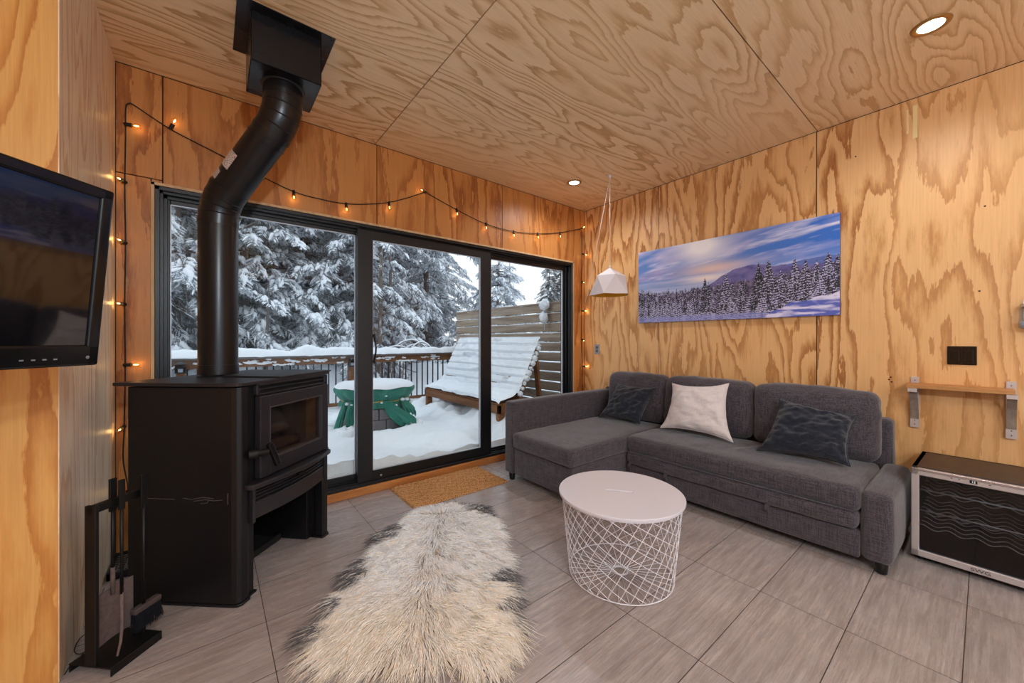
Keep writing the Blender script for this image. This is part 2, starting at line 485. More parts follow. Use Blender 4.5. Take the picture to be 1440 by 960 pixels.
# boxed-out corner on the left: side coloured pale as if lit and the orange face that carries the television
wall('wall_left', [(LY, BW, 0.0, CZ, 11.0)], [((LX-.06, LY+.013, 0), (LX-.0125, BW, CZ))], M['ply_left'], 'x', LX, 1)
wall('wall_left_front', [(RX, -1.6, 0, CZ, 15.0), (-1.6, LX, 0.0, CZ, 22.6)], [((RX, LY+.0125, 0), (LX-.0125, LY+.07, CZ))], M['ply_left_front'], 'y', LY, -1)
# the part of the room behind the camera
wall('wall_far_left', [(RY, -1.2, 0, CZ, 51.), (-1.2, 0.4, 0, CZ, 53.), (0.4, LY, 0, CZ, 57.)], [((RX-.13, RY-.1, 0), (RX-.010, BW, CZ))], M['ply_right'], 'x', RX, 1)
WX0, WX1, WZ0, WZ1 = -2.2, 2.9, 0.25, 2.35
wall('wall_rear', [(RX, WX0, 0, CZ, 61.), (WX1, RW, 0, CZ, 63.), (WX0, WX1, 0, WZ0, 66.), (WX0, WX1, WZ1, CZ, 68.)],
     [((RX, RY-.12, 0), (WX0, RY-.010, CZ)), ((WX1, RY-.12, 0), (RW, RY-.010, CZ)), ((WX0, RY-.12, 0), (WX1, RY-.010, WZ0)), ((WX0, RY-.12, WZ1), (WX1, RY-.010, CZ))],
     M['ply_right'], 'y', RY, 1)
wf = MB()
for lo, hi in [((WX0, RY-.1, WZ0), (WX1, RY-.03, WZ0+.06)), ((WX0, RY-.1, WZ1-.06), (WX1, RY-.03, WZ1)), ((WX0, RY-.1, WZ0), (WX0+.06, RY-.03, WZ1)), ((WX1-.06, RY-.1, WZ0), (WX1, RY-.03, WZ1)), ((.17, RY-.1, WZ0), (.23, RY-.03, WZ1))]: wf.box(lo, hi)
w = wf.build('window_1', M['alu']); struct(w)  # unseen rear window, added to let in fill daylight
MB().box((WX0+.05, RY-.07, WZ0+.05), (WX1-.05, RY-.064, WZ1-.05)).build('pane', M['glass'], w)

# drip of pale putty high on the right wall
mb = MB()
mb.box((RW-.0012, 0.262, 2.43), (RW+.001, 0.282, 2.635)); mb.box((RW-.0012, 0.300, 2.47), (RW+.001, 0.309, 2.62))
tr = mb.build('putty_streak', mat_plain('pale_putty', srgb(240,214,150), 0.6)); 
tr.parent = bpy.data.objects['wall_right']

# ------------------------------------------------------------------ sliding glass door
door = MB()
# thin pale plywood reveal around the frame
rv = MB()
rv.box((DX0-.001, BW-.012, 0.062), (DX0+.014, BW+.10, DZ1)); rv.box((DX1-.014, BW-.012, 0.062), (DX1+.001, BW+.10, DZ1)); rv.box((DX0, BW-.012, DZ1-.014), (DX1, BW+.10, DZ1+.001))
tr = rv.build('trim_1', M['ply_edge']); struct(tr)
sl = MB().box((DX0, BW-.014, 0.0), (RW-.002, BW+.12, 0.060)).build('trim_2', M['sill']); struct(sl); bevel(sl, .004)
FX0, FX1, FZ0, FZ1 = DX0+.014, DX1-.014, 0.062, DZ1-.014
fr = MB()
Y0, Y1 = BW-.004, BW+.125
fr.box((FX0, Y0, FZ0), (FX0+.022, Y1, FZ1)); fr.box((FX1-.022, Y0, FZ0), (FX1, Y1, FZ1))
fr.box((FX0, Y0, FZ1-.022), (FX1, Y1, FZ1)); fr.box((FX0, Y0, FZ0), (FX1, Y1, FZ0+.022))
# stepped rails of the frame
for k, (d0, ex) in enumerate(((.022, .014), (.058, .030), (.092, .040))):
    fr.box((FX0+.020, Y0+d0, FZ0), (FX0+.022+ex, Y0+d0+.016, FZ1)); fr.box((FX1-.022-ex, Y0+d0, FZ0), (FX1-.020, Y0+d0+.016, FZ1))
    fr.box((FX0, Y0+d0, FZ1-.022-ex), (FX1, Y0+d0+.016, FZ1-.020)); fr.box((FX0, Y0+d0, FZ0+.020), (FX1, Y0+d0+.016, FZ0+.022+ex*.6))
dr = fr.build('door_1', M['alu']); struct(dr); bevel(dr, .002, 1)
def sash(x0, x1, y0, gx0, gx1, gz0, gz1, zt, zb, name):
    s = MB(); y1 = y0+.040
    s.box((x0, y0, zb), (gx0, y1, zt)); s.box((gx1, y0, zb), (x1, y1, zt))
    s.box((gx0, y0, gz1), (gx1, y1, zt)); s.box((gx0, y0, zb), (gx1, y1, gz0))
    o = s.build(name, M['alu'], dr); bevel(o, .003, 2)
    g = MB(); e = .0035; yy = y0+.006
    g.box((gx0, yy, gz0), (gx0+e, yy+.02, gz1)); g.box((gx1-e, yy, gz0), (gx1, yy+.02, gz1)); g.box((gx0, yy, gz1-e), (gx1, yy+.02, gz1)); g.box((gx0, yy, gz0), (gx1, yy+.02, gz0+e))
    g.build('glazing_spacer', M['gasket'], o)
    MB().box((gx0+.001, y0+.018, gz0+.001), (gx1-.001, y0+.024, gz1-.001)).build('pane', M['glass'], o)
    return o
sash(FX0+.03, 0.955, BW+.070, -0.186, 0.868, 0.146, 1.975, FZ1-.03, FZ0+.03, 'fixed_sash')
mid = sash(0.868, 2.098, BW+.018, 0.982, 1.985, 0.160, 1.945, FZ1-.024, FZ0+.024, 'sliding_sash')
sash(2.055, FX1-.03, BW+.070, 2.142, 3.145, 0.118, 1.962, FZ1-.03, FZ0+.03, 'fixed_sash')
# bow handle and a screw cap on the sliding sash
hd = MB(); pts = []
for k in range(13):
    t = k/12; pts.append((0.990, BW+.018-.045*math.sin(PI*t), 1.005+.20*t))
hd.tube(pts, .007, 8); hd.box((.982, BW+.010, .995), (.998, BW+.02, 1.015)); hd.box((.982, BW+.010, 1.195), (.998, BW+.02, 1.215))
hd.build('handle', M['alu'], dr, True)
MB().lathe([(.001,-.004),(.008,-.003),(.009,0)], (1.045, BW+.018, .112), 14, 'y').build('screw_cap', M['steel'], dr, True)

# ------------------------------------------------------------------ recessed lights
def downlight(x, y, label, group='recessed round ceiling lights', power=30):
    t = thing('ceiling_light', label, 'ceiling light', (x, y, CZ), 0, group)
    MB().lathe([(.046,-.001),(.049,-.006),(.060,-.0065),(.068,-.004),(.070,0.0),(.046,0.0)], (0,0,0), 40, caps=False).build('trim_ring', M['gold_trim'], t, True)
    MB().lathe([(.0005,-.0025),(.0462,-.0025)], (0,0,0), 40, caps=False).build('diffuser', M['led'], t)
    L = bpy.data.lights.new('lamp', 'SPOT'); L.energy = power; L.spot_size = math.radians(165); L.spot_blend = 0.8; L.shadow_soft_size = 0.05
    L.color = (0.90, 0.95, 1.0)
    lo = bpy.data.objects.new('lamp', L); COL.objects.link(lo); lo.parent = t; lo.location = (0, 0, -0.03)
M['gold_trim'] = mat_plain('brass_tinted_trim', srgb(168,126,70), 0.3, 0.6)
downlight(2.725, 2.457, 'small recessed ceiling light above the sofa corner beside the pendant cord')
downlight(2.702, 0.162, 'large looking recessed ceiling light near the upper right corner of the photo')
for x, y in ((0.35, 0.0), (0.35, -1.9), (2.7, -1.7), (-1.8, 0.1), (-1.8, -1.9)):  # extra lamps added out of view to brighten the room
    downlight(x, y, 'recessed ceiling light in the part of the room behind the camera', 'ceiling lights behind the camera')

# two globe lamps added unseen behind the camera as fill light
for k, (x, y) in enumerate(((.08, -1.0), (.09, -2.2))):
    t = thing('globe_lamp', 'hanging glass globe lamp in the part of the room behind the camera', 'pendant lamp', (x, y, CZ), 0, 'globe lamps behind the camera')
    MB().tube([(0,0,0),(0,0,-.52)], .003, 6).build('cord', M['cord_black'], t, True)
    MB().lathe([(.001,-.50),(.03,-.51),(.035,-.55),(.034,-.56)], (0,0,0), 20).build('cap', M['iron'], t, True)
    MB().lathe([(.034,-.555),(.10,-.60),(.13,-.68),(.11,-.77),(.05,-.81),(.0005,-.815)], (0,0,0), 28, caps=False).build('globe', mat_glass('globe_glass', (1,1,1,1), .6), t, True)
    L = bpy.data.lights.new('lamp', 'POINT'); L.energy = 84; L.color = (0.76,.89,1.0); L.shadow_soft_size = .07
    lo = bpy.data.objects.new('lamp', L); COL.objects.link(lo); lo.parent = t; lo.location = (0,0,-.69)
# ------------------------------------------------------------------ wood stove (front-left corner of its face is the origin, x along the face, y into the body)
ST = math.atan2(.6945, .7195)
SP = (.131, 2.086)
sv = thing('wood_stove', 'tall black steel wood stove with a glass firebox door and open log storage below', 'stove', (SP[0], SP[1], 0), ST)
def side_poly(m):
    p = [(-.100,.500),(-.064,.020),(-.058,-.002),(-.044,-.013),(-.010,-.013),(-.002,-.008),(-.002,.040),(-.020,.060),(-.060,.500)]
    return [(.526-x, y) for x, y in p] if m else p
for m in (0, 1):
    mb = MB().prism(side_poly(m), .012, .962)
    lip = [(-.103,.503),(-.068,.018),(-.062,-.008),(-.046,-.020),(-.006,-.020),(.004,-.012),(.004,.05),(-.06,.503)]
    if m: lip = [(.526-x, y) for x, y in lip]
    mb.prism(lip, .0, .012)
    o = mb.build('side_panel', M['stove'], sv); bevel(o, .004, 3, 25)
# pedestal columns either side of the log opening
a = MB(); a.box((-.002, .006, .012), (.042, .47, .352)); a.box((.000,-.004,.0),(.050,.05,.010)); o = a.build('pedestal_leg', M['stove'], sv); bevel(o, .003)
a = MB(); a.box((.490, .062, .004), (.560, .47, .352)); a.box((.535, .010, .004), (.575, .08, .352)); o = a.build('pedestal_leg', M['stove'], sv); bevel(o, .003)
MB().box((.0, .455, .005), (.53, .470, .50)).build('back_panel', M['stove_dark'], sv)
a = MB(); a.box((.01, .02, .350), (.52, .46, .358)); a.build('storage_ceiling', M['stove_dark'], sv)
a = MB(); a.box((.045, .225, .0), (.487, .235, .034)); a.box((.045, .235, .0), (.487, .45, .012))
o = a.build('ash_tray', M['stove_dark'], sv)
# body core behind the door, with a real firebox
a = MB(); a.box((-.01, .02, .50), (.035, .46, .962)); a.box((.547, .02, .50), (.565, .46, .962)); a.box((-.0, .02, .925), (.565, .46, .962)); a.box((0, .02, .50), (.56, .46, .528)); a.box((0,.44,.5),(.56,.46,.96))
a.box((-.004,-.002,.352),(.040,.03,.964)); a.box((.542,-.002,.352),(.566,.03,.964))
a.build('body', M['stove'], sv)
a = MB()
a.box((.045,.36,.528),(.54,.38,.90)); a.box((.045,.03,.528),(.065,.37,.90)); a.box((.52,.03,.528),(.54,.37,.90)); a.box((.045,.03,.528),(.54,.37,.575)); a.box((.045,.03,.88),(.54,.37,.90))
a.build('firebox_lining', M['brick'], sv)
for (p, q, r) in (((.12,.20,.615),(.44,.24,.62),.036), ((.16,.14,.612),(.47,.12,.60),.032), ((.18,.25,.66),(.40,.12,.69),.030)):
    b = MB(); n = 9; pts = [Vector(p).lerp(Vector(q), i/(n-1)) + Vector((0, rnd.uniform(-.004,.004), rnd.uniform(-.004,.004))) for i in range(n)]
    b.tube(pts, [r*rnd.uniform(.88,1.08) for _ in range(n)], 10); tag(b.build('log', M['log'], sv, True))
# top plates
a = MB().prism([(-.118,.555),(-.085,.03),(-.070,-.012),(-.05,-.022),(.576,-.022),(.598,-.008),(.644,.555)], .966, .982)
o = a.build('top_plate', M['stove_front'], sv); bevel(o, .003)
a = MB().box((.165,-.026,.982),(.588,.295,.990)); o = a.build('cook_plate', M['stove_front'], sv); bevel(o, .002)
# upper louvre: dark recess behind light bars
MB().box((.030,-.002,.916),(.540,.02,.966)).build('vent_recess', M['stove_dark'], sv)
a = MB()
a.box((.028,-.022,.957),(.542,-.001,.966)); a.box((.028,-.022,.912),(.542,-.001,.922)); a.box((.028,-.022,.912),(.044,-.001,.966)); a.box((.526,-.022,.912),(.542,-.001,.966))
a.box((.040,-.020,.9365),(.530,-.004,.9425))
o = a.build('upper_vent', M['stove_front'], sv); bevel(o, .0015, 1)
# door
DO = thing('firebox_door', None, None); DO.parent = sv
a = MB(); y0, y1 = -.034, -.004
a.box((.036,y0,.528),(.095,y1,.910)); a.box((.493,y0,.528),(.546,y1,.910)); a.box((.095,y0,.528),(.493,y1,.604)); a.box((.095,y0,.852),(.493,y1,.910))
do = a.build('door_frame', M['stove_front'], DO); bevel(do, .004, 2)
a = MB(); e = .005
a.box((.095,y0+.001,.604),(.095+e,y1,.852)); a.box((.493-e,y0+.001,.604),(.493,y1,.852)); a.box((.095,y0+.001,.604),(.493,y1,.604+e)); a.box((.095,y0+.001,.852-e),(.493,y1,.852))
a.build('glass_bead', M['gasket_dark'] if 'gasket_dark' in M else mat_plain('worn_metal_bead', srgb(96,92,94), 0.35, 0.6), DO)
MB().box((.099,-.018,.608),(.490,-.013,.849)).build('glass', M['stove_glass'], DO)
# lever handle
a = MB(); a.tube([(-.012,-.030,.655),(.030,-.052,.655),(.050,-.060,.655)], .015, 12); a.tube([(-.020,-.020,.655),(.008,-.040,.655)], .021, 12)
a.build('handle_pivot', M['iron'], DO, True, angle=40)
a = MB(); a.beam((.050,-.066,.690),(.092,-.078,.580), .026, .018, (0,1,0)); o = a.build('handle', M['black_plastic'], DO); bevel(o, .003)
# ledge with a bowed front
n = 14; poly = [(-.030,.03),(-.030,-.030)]
for i in range(n+1):
    t = i/n; poly.append((-.022+.57*t, -.050-.040*math.sin(PI*t)))
poly += [(.556,-.030),(.588,-.010),(.588,.03)]
a = MB().prism(poly, .498, .522); o = a.build('ash_lip', M['stove_front'], sv); bevel(o, .005, 2, 30)
# lower vent apron, gently bowed
def apron(y0, z0, z1, x0=.012, x1=.532, bow=.030, th=.018):
    P = []; Q = []
    for i in range(13):
        t = i/12; yy = y0-bow*math.sin(PI*t); P.append((x0+(x1-x0)*t, yy)); Q.append((x0+(x1-x0)*t, yy+th))
    return P + Q[::-1]
a = MB()
a.prism(apron(-.016, 0, 0), .350, .428); 
for z in (.440, .455, .470): a.prism(apron(-.014, 0, 0, th=.012), z, z+.006)
a.prism(apron(-.016,0,0), .484, .490)
a.box((-.002,-.030,.34),(.014,.02,.492)); a.box((.530,-.022,.352),(.542,.02,.492))
MB().prism(apron(.002, 0, 0, .014, .530, .026, .006), .420, .486).build('vent_recess', M['stove_dark'], sv)
o = a.build('lower_vent', M['stove_front'], sv); bevel(o, .0015, 1, 50)
a = MB().box((.262,-.062,.466),(.292,-.045,.478)); a.build('draught_slider', M['iron'], sv)
a = MB().box((.4965,.070,.03),(.4985,.0615,.05)); 
a = MB().box((.520,.0605,.028),(.545,.0622,.044)); a.build('rating_plate', M['iron'], sv)
# small scuffs on the side panel
def side_pt(y, z, off=.0012):   # on the flat of the left side
    t = (y-.02)/(.48); return Vector((-.064-.036*t-off, y, z))
a = MB()
for pts in ([(.10,.475),(.15,.480),(.20,.470),(.24,.474)], [(.06,.470),(.10,.466),(.14,.470),(.19,.462)], [(.035,.50),(.035,.45)], [(.28,.468),(.38,.470),(.46,.471)], [(.12,.47),(.13,.455),(.16,.452)]):
    a.tube([side_pt(y, z) for y, z in pts], .0011, 5)
a.build('scuff_mark', mat_plain('scratched_paint', srgb(92,86,90), 0.5), sv)

# ------------------------------------------------------------------ flue pipe
pc = Vector((.033, 2.560, 0)); uc = Vector((.290, 2.235, 0)); R = .087
pp = thing('stove_pipe', 'black flue pipe rising from the stove with two angled elbows', 'stove pipe', (pc.x, pc.y, .982))
L0 = pc + Vector((0,0,.990)); J1 = pc + Vector((0,0,1.895)); J2 = uc + Vector((0,0,2.305)); L1 = uc + Vector((0,0,2.453))
dv = (J2-J1).normalized(); q = .10
def wrld(mb, name, mat, par, smooth=True, angle=35):
    return mb.build(name, mat, par, smooth, at=par.location, angle=angle)
seg = 48
a = MB().tube([L0, J1-Vector((0,0,q))], R, seg); a.tube([L0, L0+Vector((0,0,.05))], R+.003, seg)
wrld(a, 'lower_section', M['pipe'], pp)
def elbow(Ja, d0, d1, n=4):
    pts = []; p0 = Ja - d0*q; p2 = Ja + d1*q
    for i in range(n+1):
        t = i/n; pts.append(p0*(1-t)**2 + Ja*(2*t*(1-t)) + p2*t*t)
    return pts
def gored(pts, r, name):
    mb = MB(); mb.tube(pts, r+.001, seg, caps=False)
    for i in range(1, len(pts)-1):
        t = (pts[i+1]-pts[i-1]).normalized()
        mb.tube([pts[i]-t*.003, pts[i], pts[i]+t*.003], [r+.0012, r+.0032, r+.0012], seg, caps=False)
    for pa, pb in ((pts[0], pts[1]), (pts[-1], pts[-2])):
        t = (pb-pa).normalized(); mb.tube([pa-t*.012, pa+t*.012], r+.003, seg)
    return wrld(mb, name, M['pipe'], pp)
e1 = elbow(J1, Vector((0,0,1)), dv); e2 = elbow(J2, dv, Vector((0,0,1)))
gored(e1, R, 'elbow'); gored(e2, R, 'elbow')
a = MB().tube([e1[-1], e2[0]], R, seg)
a.tube([e2[0]-dv*.05, e2[0]-dv*.042], R+.003, seg)
wrld(a, 'slanted_section', M['pipe'], pp)
a = MB().tube([e2[-1], L1], R, seg); wrld(a, 'upper_section', M['pipe'], pp)
# two printed warning labels wrapped on the slanted section
lab_m = NT('printed_label'); v = lab_m.coord('Object')
lines = lab_m.noise(lab_m.coord('Object', (1,1,1)), 260, 2, 0.7)
lab_m.bsdf(lab_m.mix(lab_m.ramp(lines, [(0.52, 0.0), (0.56, 1.0)]), srgb(214,196,188), srgb(96,78,74)), 0.6)
def pipe_patch(c, s0, s1, a0, a1):
    """patch on the slanted pipe: along s, angle a"""
    cam_d = (Vector((0,0,1.17)) - c); w = (cam_d - dv*cam_d.dot(dv)).normalized(); x = dv.cross(w)
    mb = MB(); V = []; F = []; n = 8
    for i in range(n+1):
        an = math.radians(a0+(a1-a0)*i/n)
        rr = w*math.cos(an) + x*math.sin(an)
        for s in (s0, s1):
            for k in (R+.0006, R+.0016): V.append(c + dv*s + rr*k)
    for i in range(n):
        o_ = i*4
        F += [(o_, o_+4, o_+6, o_+2), (o_+1, o_+3, o_+7, o_+5), (o_, o_+1, o_+5, o_+4), (o_+2, o_+6, o_+7, o_+3)]
    mb.add(V, F); return mb
mid_ = (e1[-1]+e2[0])/2
for nm, (s0, s1, a0, a1) in enumerate(((-.085,.005,-85,-38), (-.165,-.115,-88,-55))):
    wrld(pipe_patch(mid_, s0, s1, a0, a1), 'printed_label', lab_m.m, pp)
# ceiling support box
bx = thing('chimney_support_box', 'black square flue box with a wide flange fixed to the plywood ceiling', 'flue box', (.29, 2.23, CZ))
a = MB(); x0,x1,y0,y1 = .143,.437,2.085,2.377
zb = 2.45
a.box((x0,y0,zb),(x0+.004,y1,CZ)); a.box((x1-.004,y0,zb),(x1,y1,CZ)); a.box((x0,y0,zb),(x1,y0+.004,CZ)); a.box((x0,y1-.004,zb),(x1,y1,CZ))
a.box((x0,y0,zb+.0),(x1,y1,zb+.004))
o = a.build('support_box', M['flue_box'], bx, at=bx.location); bevel(o, .001, 1)
a = MB().box((.09,2.03,CZ-.005),(.49,2.432,CZ-.0005)); a.build('ceiling_flange', M['flue_box'], bx, at=bx.location)
a = MB()
for x in (.105,.475):
    for y in (2.045,2.23,2.417):
        a = MB(); a.lathe([(.001,-.003),(.005,-.002),(.006,0)], (x,y,CZ-.005), 10); a.build('screw', M['iron'], bx, at=bx.location)
a = MB().lathe([(R+.001,zb-.006),(R+.010,zb-.004),(R+.012,zb)], (uc.x,uc.y,0), 40, caps=False); a.build('pipe_collar', M['pipe'], bx, True, at=bx.location)

# ------------------------------------------------------------------ black lattice boot tray on the floor behind the stove
bt = thing('lattice_floor_tray', 'low black lattice tray on the floor in the corner behind the stove', 'floor tray', (-.22, 2.78, 0))
a = MB(); x0,x1,y0,y1 = -.395,-.06,2.655,2.90
for lo, hi in (((x0,y0,0),(x1,y0+.010,.030)),((x0,y1-.010,0),(x1,y1,.030)),((x0,y0,0),(x0+.010,y1,.030)),((x1-.010,y0,0),(x1,y1,.030))): a.box(lo, hi)
a.box((x0,y0,.0),(x1,y1,.004)); o = a.build('rim', M['stove_dark'], bt, at=bt.location)
a = MB(); k = x0+.01
while k < x1-.01:
    a.beam((k,y0+.01,.018),(min(k+.12,x1-.01),y0+.01+min(.12, x1-.01-k),.018),.003,.006); k += .028
for i in range(1,9): a.beam((x0+.01,y0+i*.027,.02),(x1-.01,y0+i*.027,.02),.003,.005)
for i in range(1,12): a.beam((x0+i*.028,y0+.01,.018),(x0+i*.028,y1-.01,.018),.003,.005)
a.build('lattice', mat_plain('grey_worn_wire', srgb(128,120,118), 0.5, 0.4), bt, at=bt.location)

# ------------------------------------------------------------------ fireplace tools
TA = Vector((-.33,1.952,0)); TD = Vector((.707,.707,0)); TN = Vector((.707,-.707,0))
ft = thing('tool_stand', 'black steel fireplace tool stand on the tiles beside the stove', 'tool stand', (TA.x, TA.y, 0), PI/4)
# local frame: x along the crossbar, y = -TN direction (back)
LN = .172
a = MB(); a.box((0,-.085,.026),(LN,.085,.031)); a.box((0,-.085,0),(LN,-.081,.030)); a.box((0,.081,0),(LN,.085,.030))
a.box((-.001,-.085,.0265),(0.002,.085,.0312)); o = a.build('base', M['iron'], ft); bevel(o, .001, 1)
for x in (.006, LN-.012):
    o = MB().box((x-.006,-.022,.030),(x+.006,.022,.588)).build('post', M['iron'], ft); bevel(o, .0015, 1)
o = MB().box((.0,-.010,.560),(LN-.004,.010,.588)).build('crossbar', M['iron'], ft); bevel(o, .001, 1)
a = MB().box((.004,.0,.50),(.010,.05,.545)); 
def tool(name, label, x, y, sgn):
    w_ = TA + TD*x - TN*y
    return thing(name, label, 'fireplace tool', (w_.x, w_.y, .0), PI/4, 'fireplace tools on the stand')
# poker
t = tool('poker', 'fireplace poker with a bent rusty tip, hung at the front of the tool stand', .078, -.026, 1)
o = MB().box((-.009,-.005,.545),(.009,.005,.655)).build('handle', M['iron'], t); bevel(o, .001, 1)
a = MB().box((-.004,.004,.552),(.004,.019,.560)); a.build('hook', M['iron'], t)
MB().tube([(0,0,.55),(0,0,.235)], .0052, 10).build('shaft', M['iron'], t, True)
MB().tube([(0,0,.24),(.001,0,.13),(-.002,-.003,.105),(-.016,-.016,.070),(-.040,-.034,.040)], [.0052,.0052,.005,.0045,.003], 10).build('tip', M['rust'], t, True)
# brush
t = tool('hearth_brush', 'fireplace brush with black bristles hung beside the poker', .150, -.030, 1)
o = MB().box((-.011,-.005,.520),(.011,.005,.648)).build('handle', M['iron'], t); bevel(o, .001, 1)
MB().box((-.004,.004,.552),(.004,.020,.560)).build('hook', M['iron'], t)
MB().tube([(0,0,.53),(0,0,.148)], .006, 10).build('shaft', M['iron'], t, True)
o = MB().rbox((-.040,-.014,.128),(.058,.014,.150),.006,(4,2,2)).build('head', mat_plain('dusty_brush_head', srgb(78,64,62), .8, noise=.8), t, True)
V = []; F = []; r2 = random.Random(5); mb = MB()
for i in range(620):
    x = r2.uniform(-.037,.055); y = r2.uniform(-.011,.011); dx = r2.uniform(-.006,.006)+(.010 if x > .045 else 0); dy = r2.uniform(-.010,.010); L = r2.uniform(.062,.076)
    mb.tube([(x,y,.13),(x+dx*.4,y+dy*.4,.13-L*.5),(x+dx,y+dy,.13-L)], [.0009,.0008,.0004], 3, caps=False)
tag(mb.build('bristles', mat_plain('black_bristle', srgb(24,26,34), .6), t), kind='stuff')
# shovel
t = tool('hearth_shovel', 'fireplace shovel with a wide ash stained blade hung at the back of the stand', .092, .030, -1)
o = MB().box((-.011,-.005,.530),(.011,.005,.652)).build('handle', M['iron'], t); bevel(o, .001, 1)
MB().box((-.004,-.020,.552),(.004,-.004,.560)).build('hook', M['iron'], t)
MB().tube([(0,0,.55),(0,0,.25)], .0055, 10).build('shaft', M['iron'], t, True)
MB().tube([(0,0,.32),(0,0,.22)], .0066, 10).build('ferrule', M['rust'], t, True)
a = MB()
V = []; n = 8
for i in range(n+1):
    u = -1+2*i/n
    for z in (.055,.245):
        yy = .006 - .016*u*u
        V += [(u*.075, yy, z+.006*u), (u*.075, yy+.002, z+.006*u)]
F = []
for i in range(n):
    o_ = i*4; F += [(o_,o_+4,o_+6,o_+2),(o_+1,o_+3,o_+7,o_+5),(o_,o_+1,o_+5,o_+4),(o_+2,o_+6,o_+7,o_+3)]
F += [(0,2,3,1),(n*4,n*4+1,n*4+3,n*4+2)]
a.add(V, F); a.build('blade', M['rust'], t, True, angle=40)

# loose black wiring on the floor by the left corner
w1 = MB(); r3 = random.Random(3)
pts = [(-.398,2.00,.006),(-.390,2.05,.006),(-.372,2.07,.010),(-.355,2.10,.03),(-.362,2.14,.05),(-.385,2.13,.045),(-.392,2.09,.03),(-.375,2.07,.02),(-.350,2.09,.02),(-.352,2.15,.03),(-.375,2.19,.03),(-.388,2.24,.05),(-.380,2.29,.07),(-.368,2.33,.09),(-.372,2.42,.06),(-.385,2.55,.02)]
def smooth_pts(P, k=5):
    P = [Vector(p) for p in P]; out = []
    for i in range(len(P)-1):
        p0 = P[max(i-1,0)]; p1 = P[i]; p2 = P[i+1]; p3 = P[min(i+2,len(P)-1)]
        for j in range(k):
            t = j/k
            out.append(.5*((2*p1)+(p2-p0)*t+(2*p0-5*p1+4*p2-p3)*t*t+(3*p1-p0-3*p2+p3)*t**3))
    out.append(P[-1]); return out
w1.tube(smooth_pts(pts), .0017, 6)
o = w1.build('loose_cable', M['cord_black'], None, True); tag(o, 'thin black cable looping on the floor against the pale left corner wall', 'cable')
# ------------------------------------------------------------------ corner sofa
sf = thing('corner_sofa', 'charcoal grey fabric corner sofa with a chaise under the long picture', 'sofa', (2.6, 1.4, 0))
SL = sf.location
def soft(lo, hi, r, m, name, puff=(0,0,0), wr=0.0, extra=None, mat='sofa', seed=0):
    lo_ = np.array(lo); hi_ = np.array(hi); c = (lo_+hi_)/2; h = (hi_-lo_)/2
    def disp(p, n):
        u = (p-c)/h; q = p.copy()
        for k in range(3):
            if puff[k]:
                o_ = [i for i in range(3) if i != k]
                w_ = max(0, 1-abs(u[o_[0]])**3)*max(0, 1-abs(u[o_[1]])**3)
                q[k] += puff[k]*w_*(abs(n[k])**1.5)*np.sign(n[k])
        if wr:
            q = q + n*wr*(mnoise.noise(Vector((p[0]*7+seed, p[1]*7, p[2]*7))) + .5*mnoise.noise(Vector((p[0]*17, p[1]*17+seed, p[2]*17))))
        if extra is not None: q = extra(q, n)
        return q
    mb = MB().rbox(lo, hi, r, m, disp)
    return mb.build(name, M[mat], sf, True, at=SL)
# chaise along the door wall
soft((1.975,1.795,.052),(3.30,2.445,.272), .012, (10,6,3), 'chaise_base', wr=.002)
soft((1.945,1.785,.276),(3.20,2.443,.405), .028, (26,16,4), 'chaise_cushion', (.006,.004,.012), wr=.004)
soft((1.955,2.446,.056),(3.40,2.552,.655), .020, (20,3,10), 'armrest', (0,.004,.003), wr=.0015)
# long seat
soft((2.600,.402,.048),(3.25,1.790,.186), .012, (6,20,4), 'drawer_base', wr=.002)
soft((2.575,.404,.192),(3.25,1.782,.292), .030, (12,34,4), 'pull_out_mattress', (.008,0,0), wr=.005, seed=4)
def seat_fold(q, n):
    if n[2] > .3:
        # a raised pucker across the seat, and the slack cover around it
        a_ = (q[1]-1.02) + .35*(q[0]-2.92)
        env = math.exp(-((q[0]-2.98)/.16)**2)
        q = q + np.array([0,0,1.0])*(.017*math.exp(-(a_/.020)**2) - .008*math.exp(-((a_-.055)/.03)**2) + .010*math.exp(-((a_+.07)/.022)**2))*env
        q[2] -= .006*math.exp(-((q[1]-1.0)/.25)**2)
    return q
soft((2.585,.400,.285),(3.22,1.784,.412), .032, (22,60,5), 'seat_cushion', (.006,0,.012), wr=.006, extra=seat_fold, seed=9)
# right arm, wider and rounded
def arm_shape(q, n): return q
soft((2.598,.280,.052),(3.32,.398,.402), .030, (14,4,8), 'armrest', (.004,.010,.010), wr=.002, seed=2)
# back frame
def rr(q, n):
    return q
soft((3.29,.355,.10),(3.425,2.55,.675), .035, (3,26,10), 'back_frame', (0,0,.004), wr=.002)
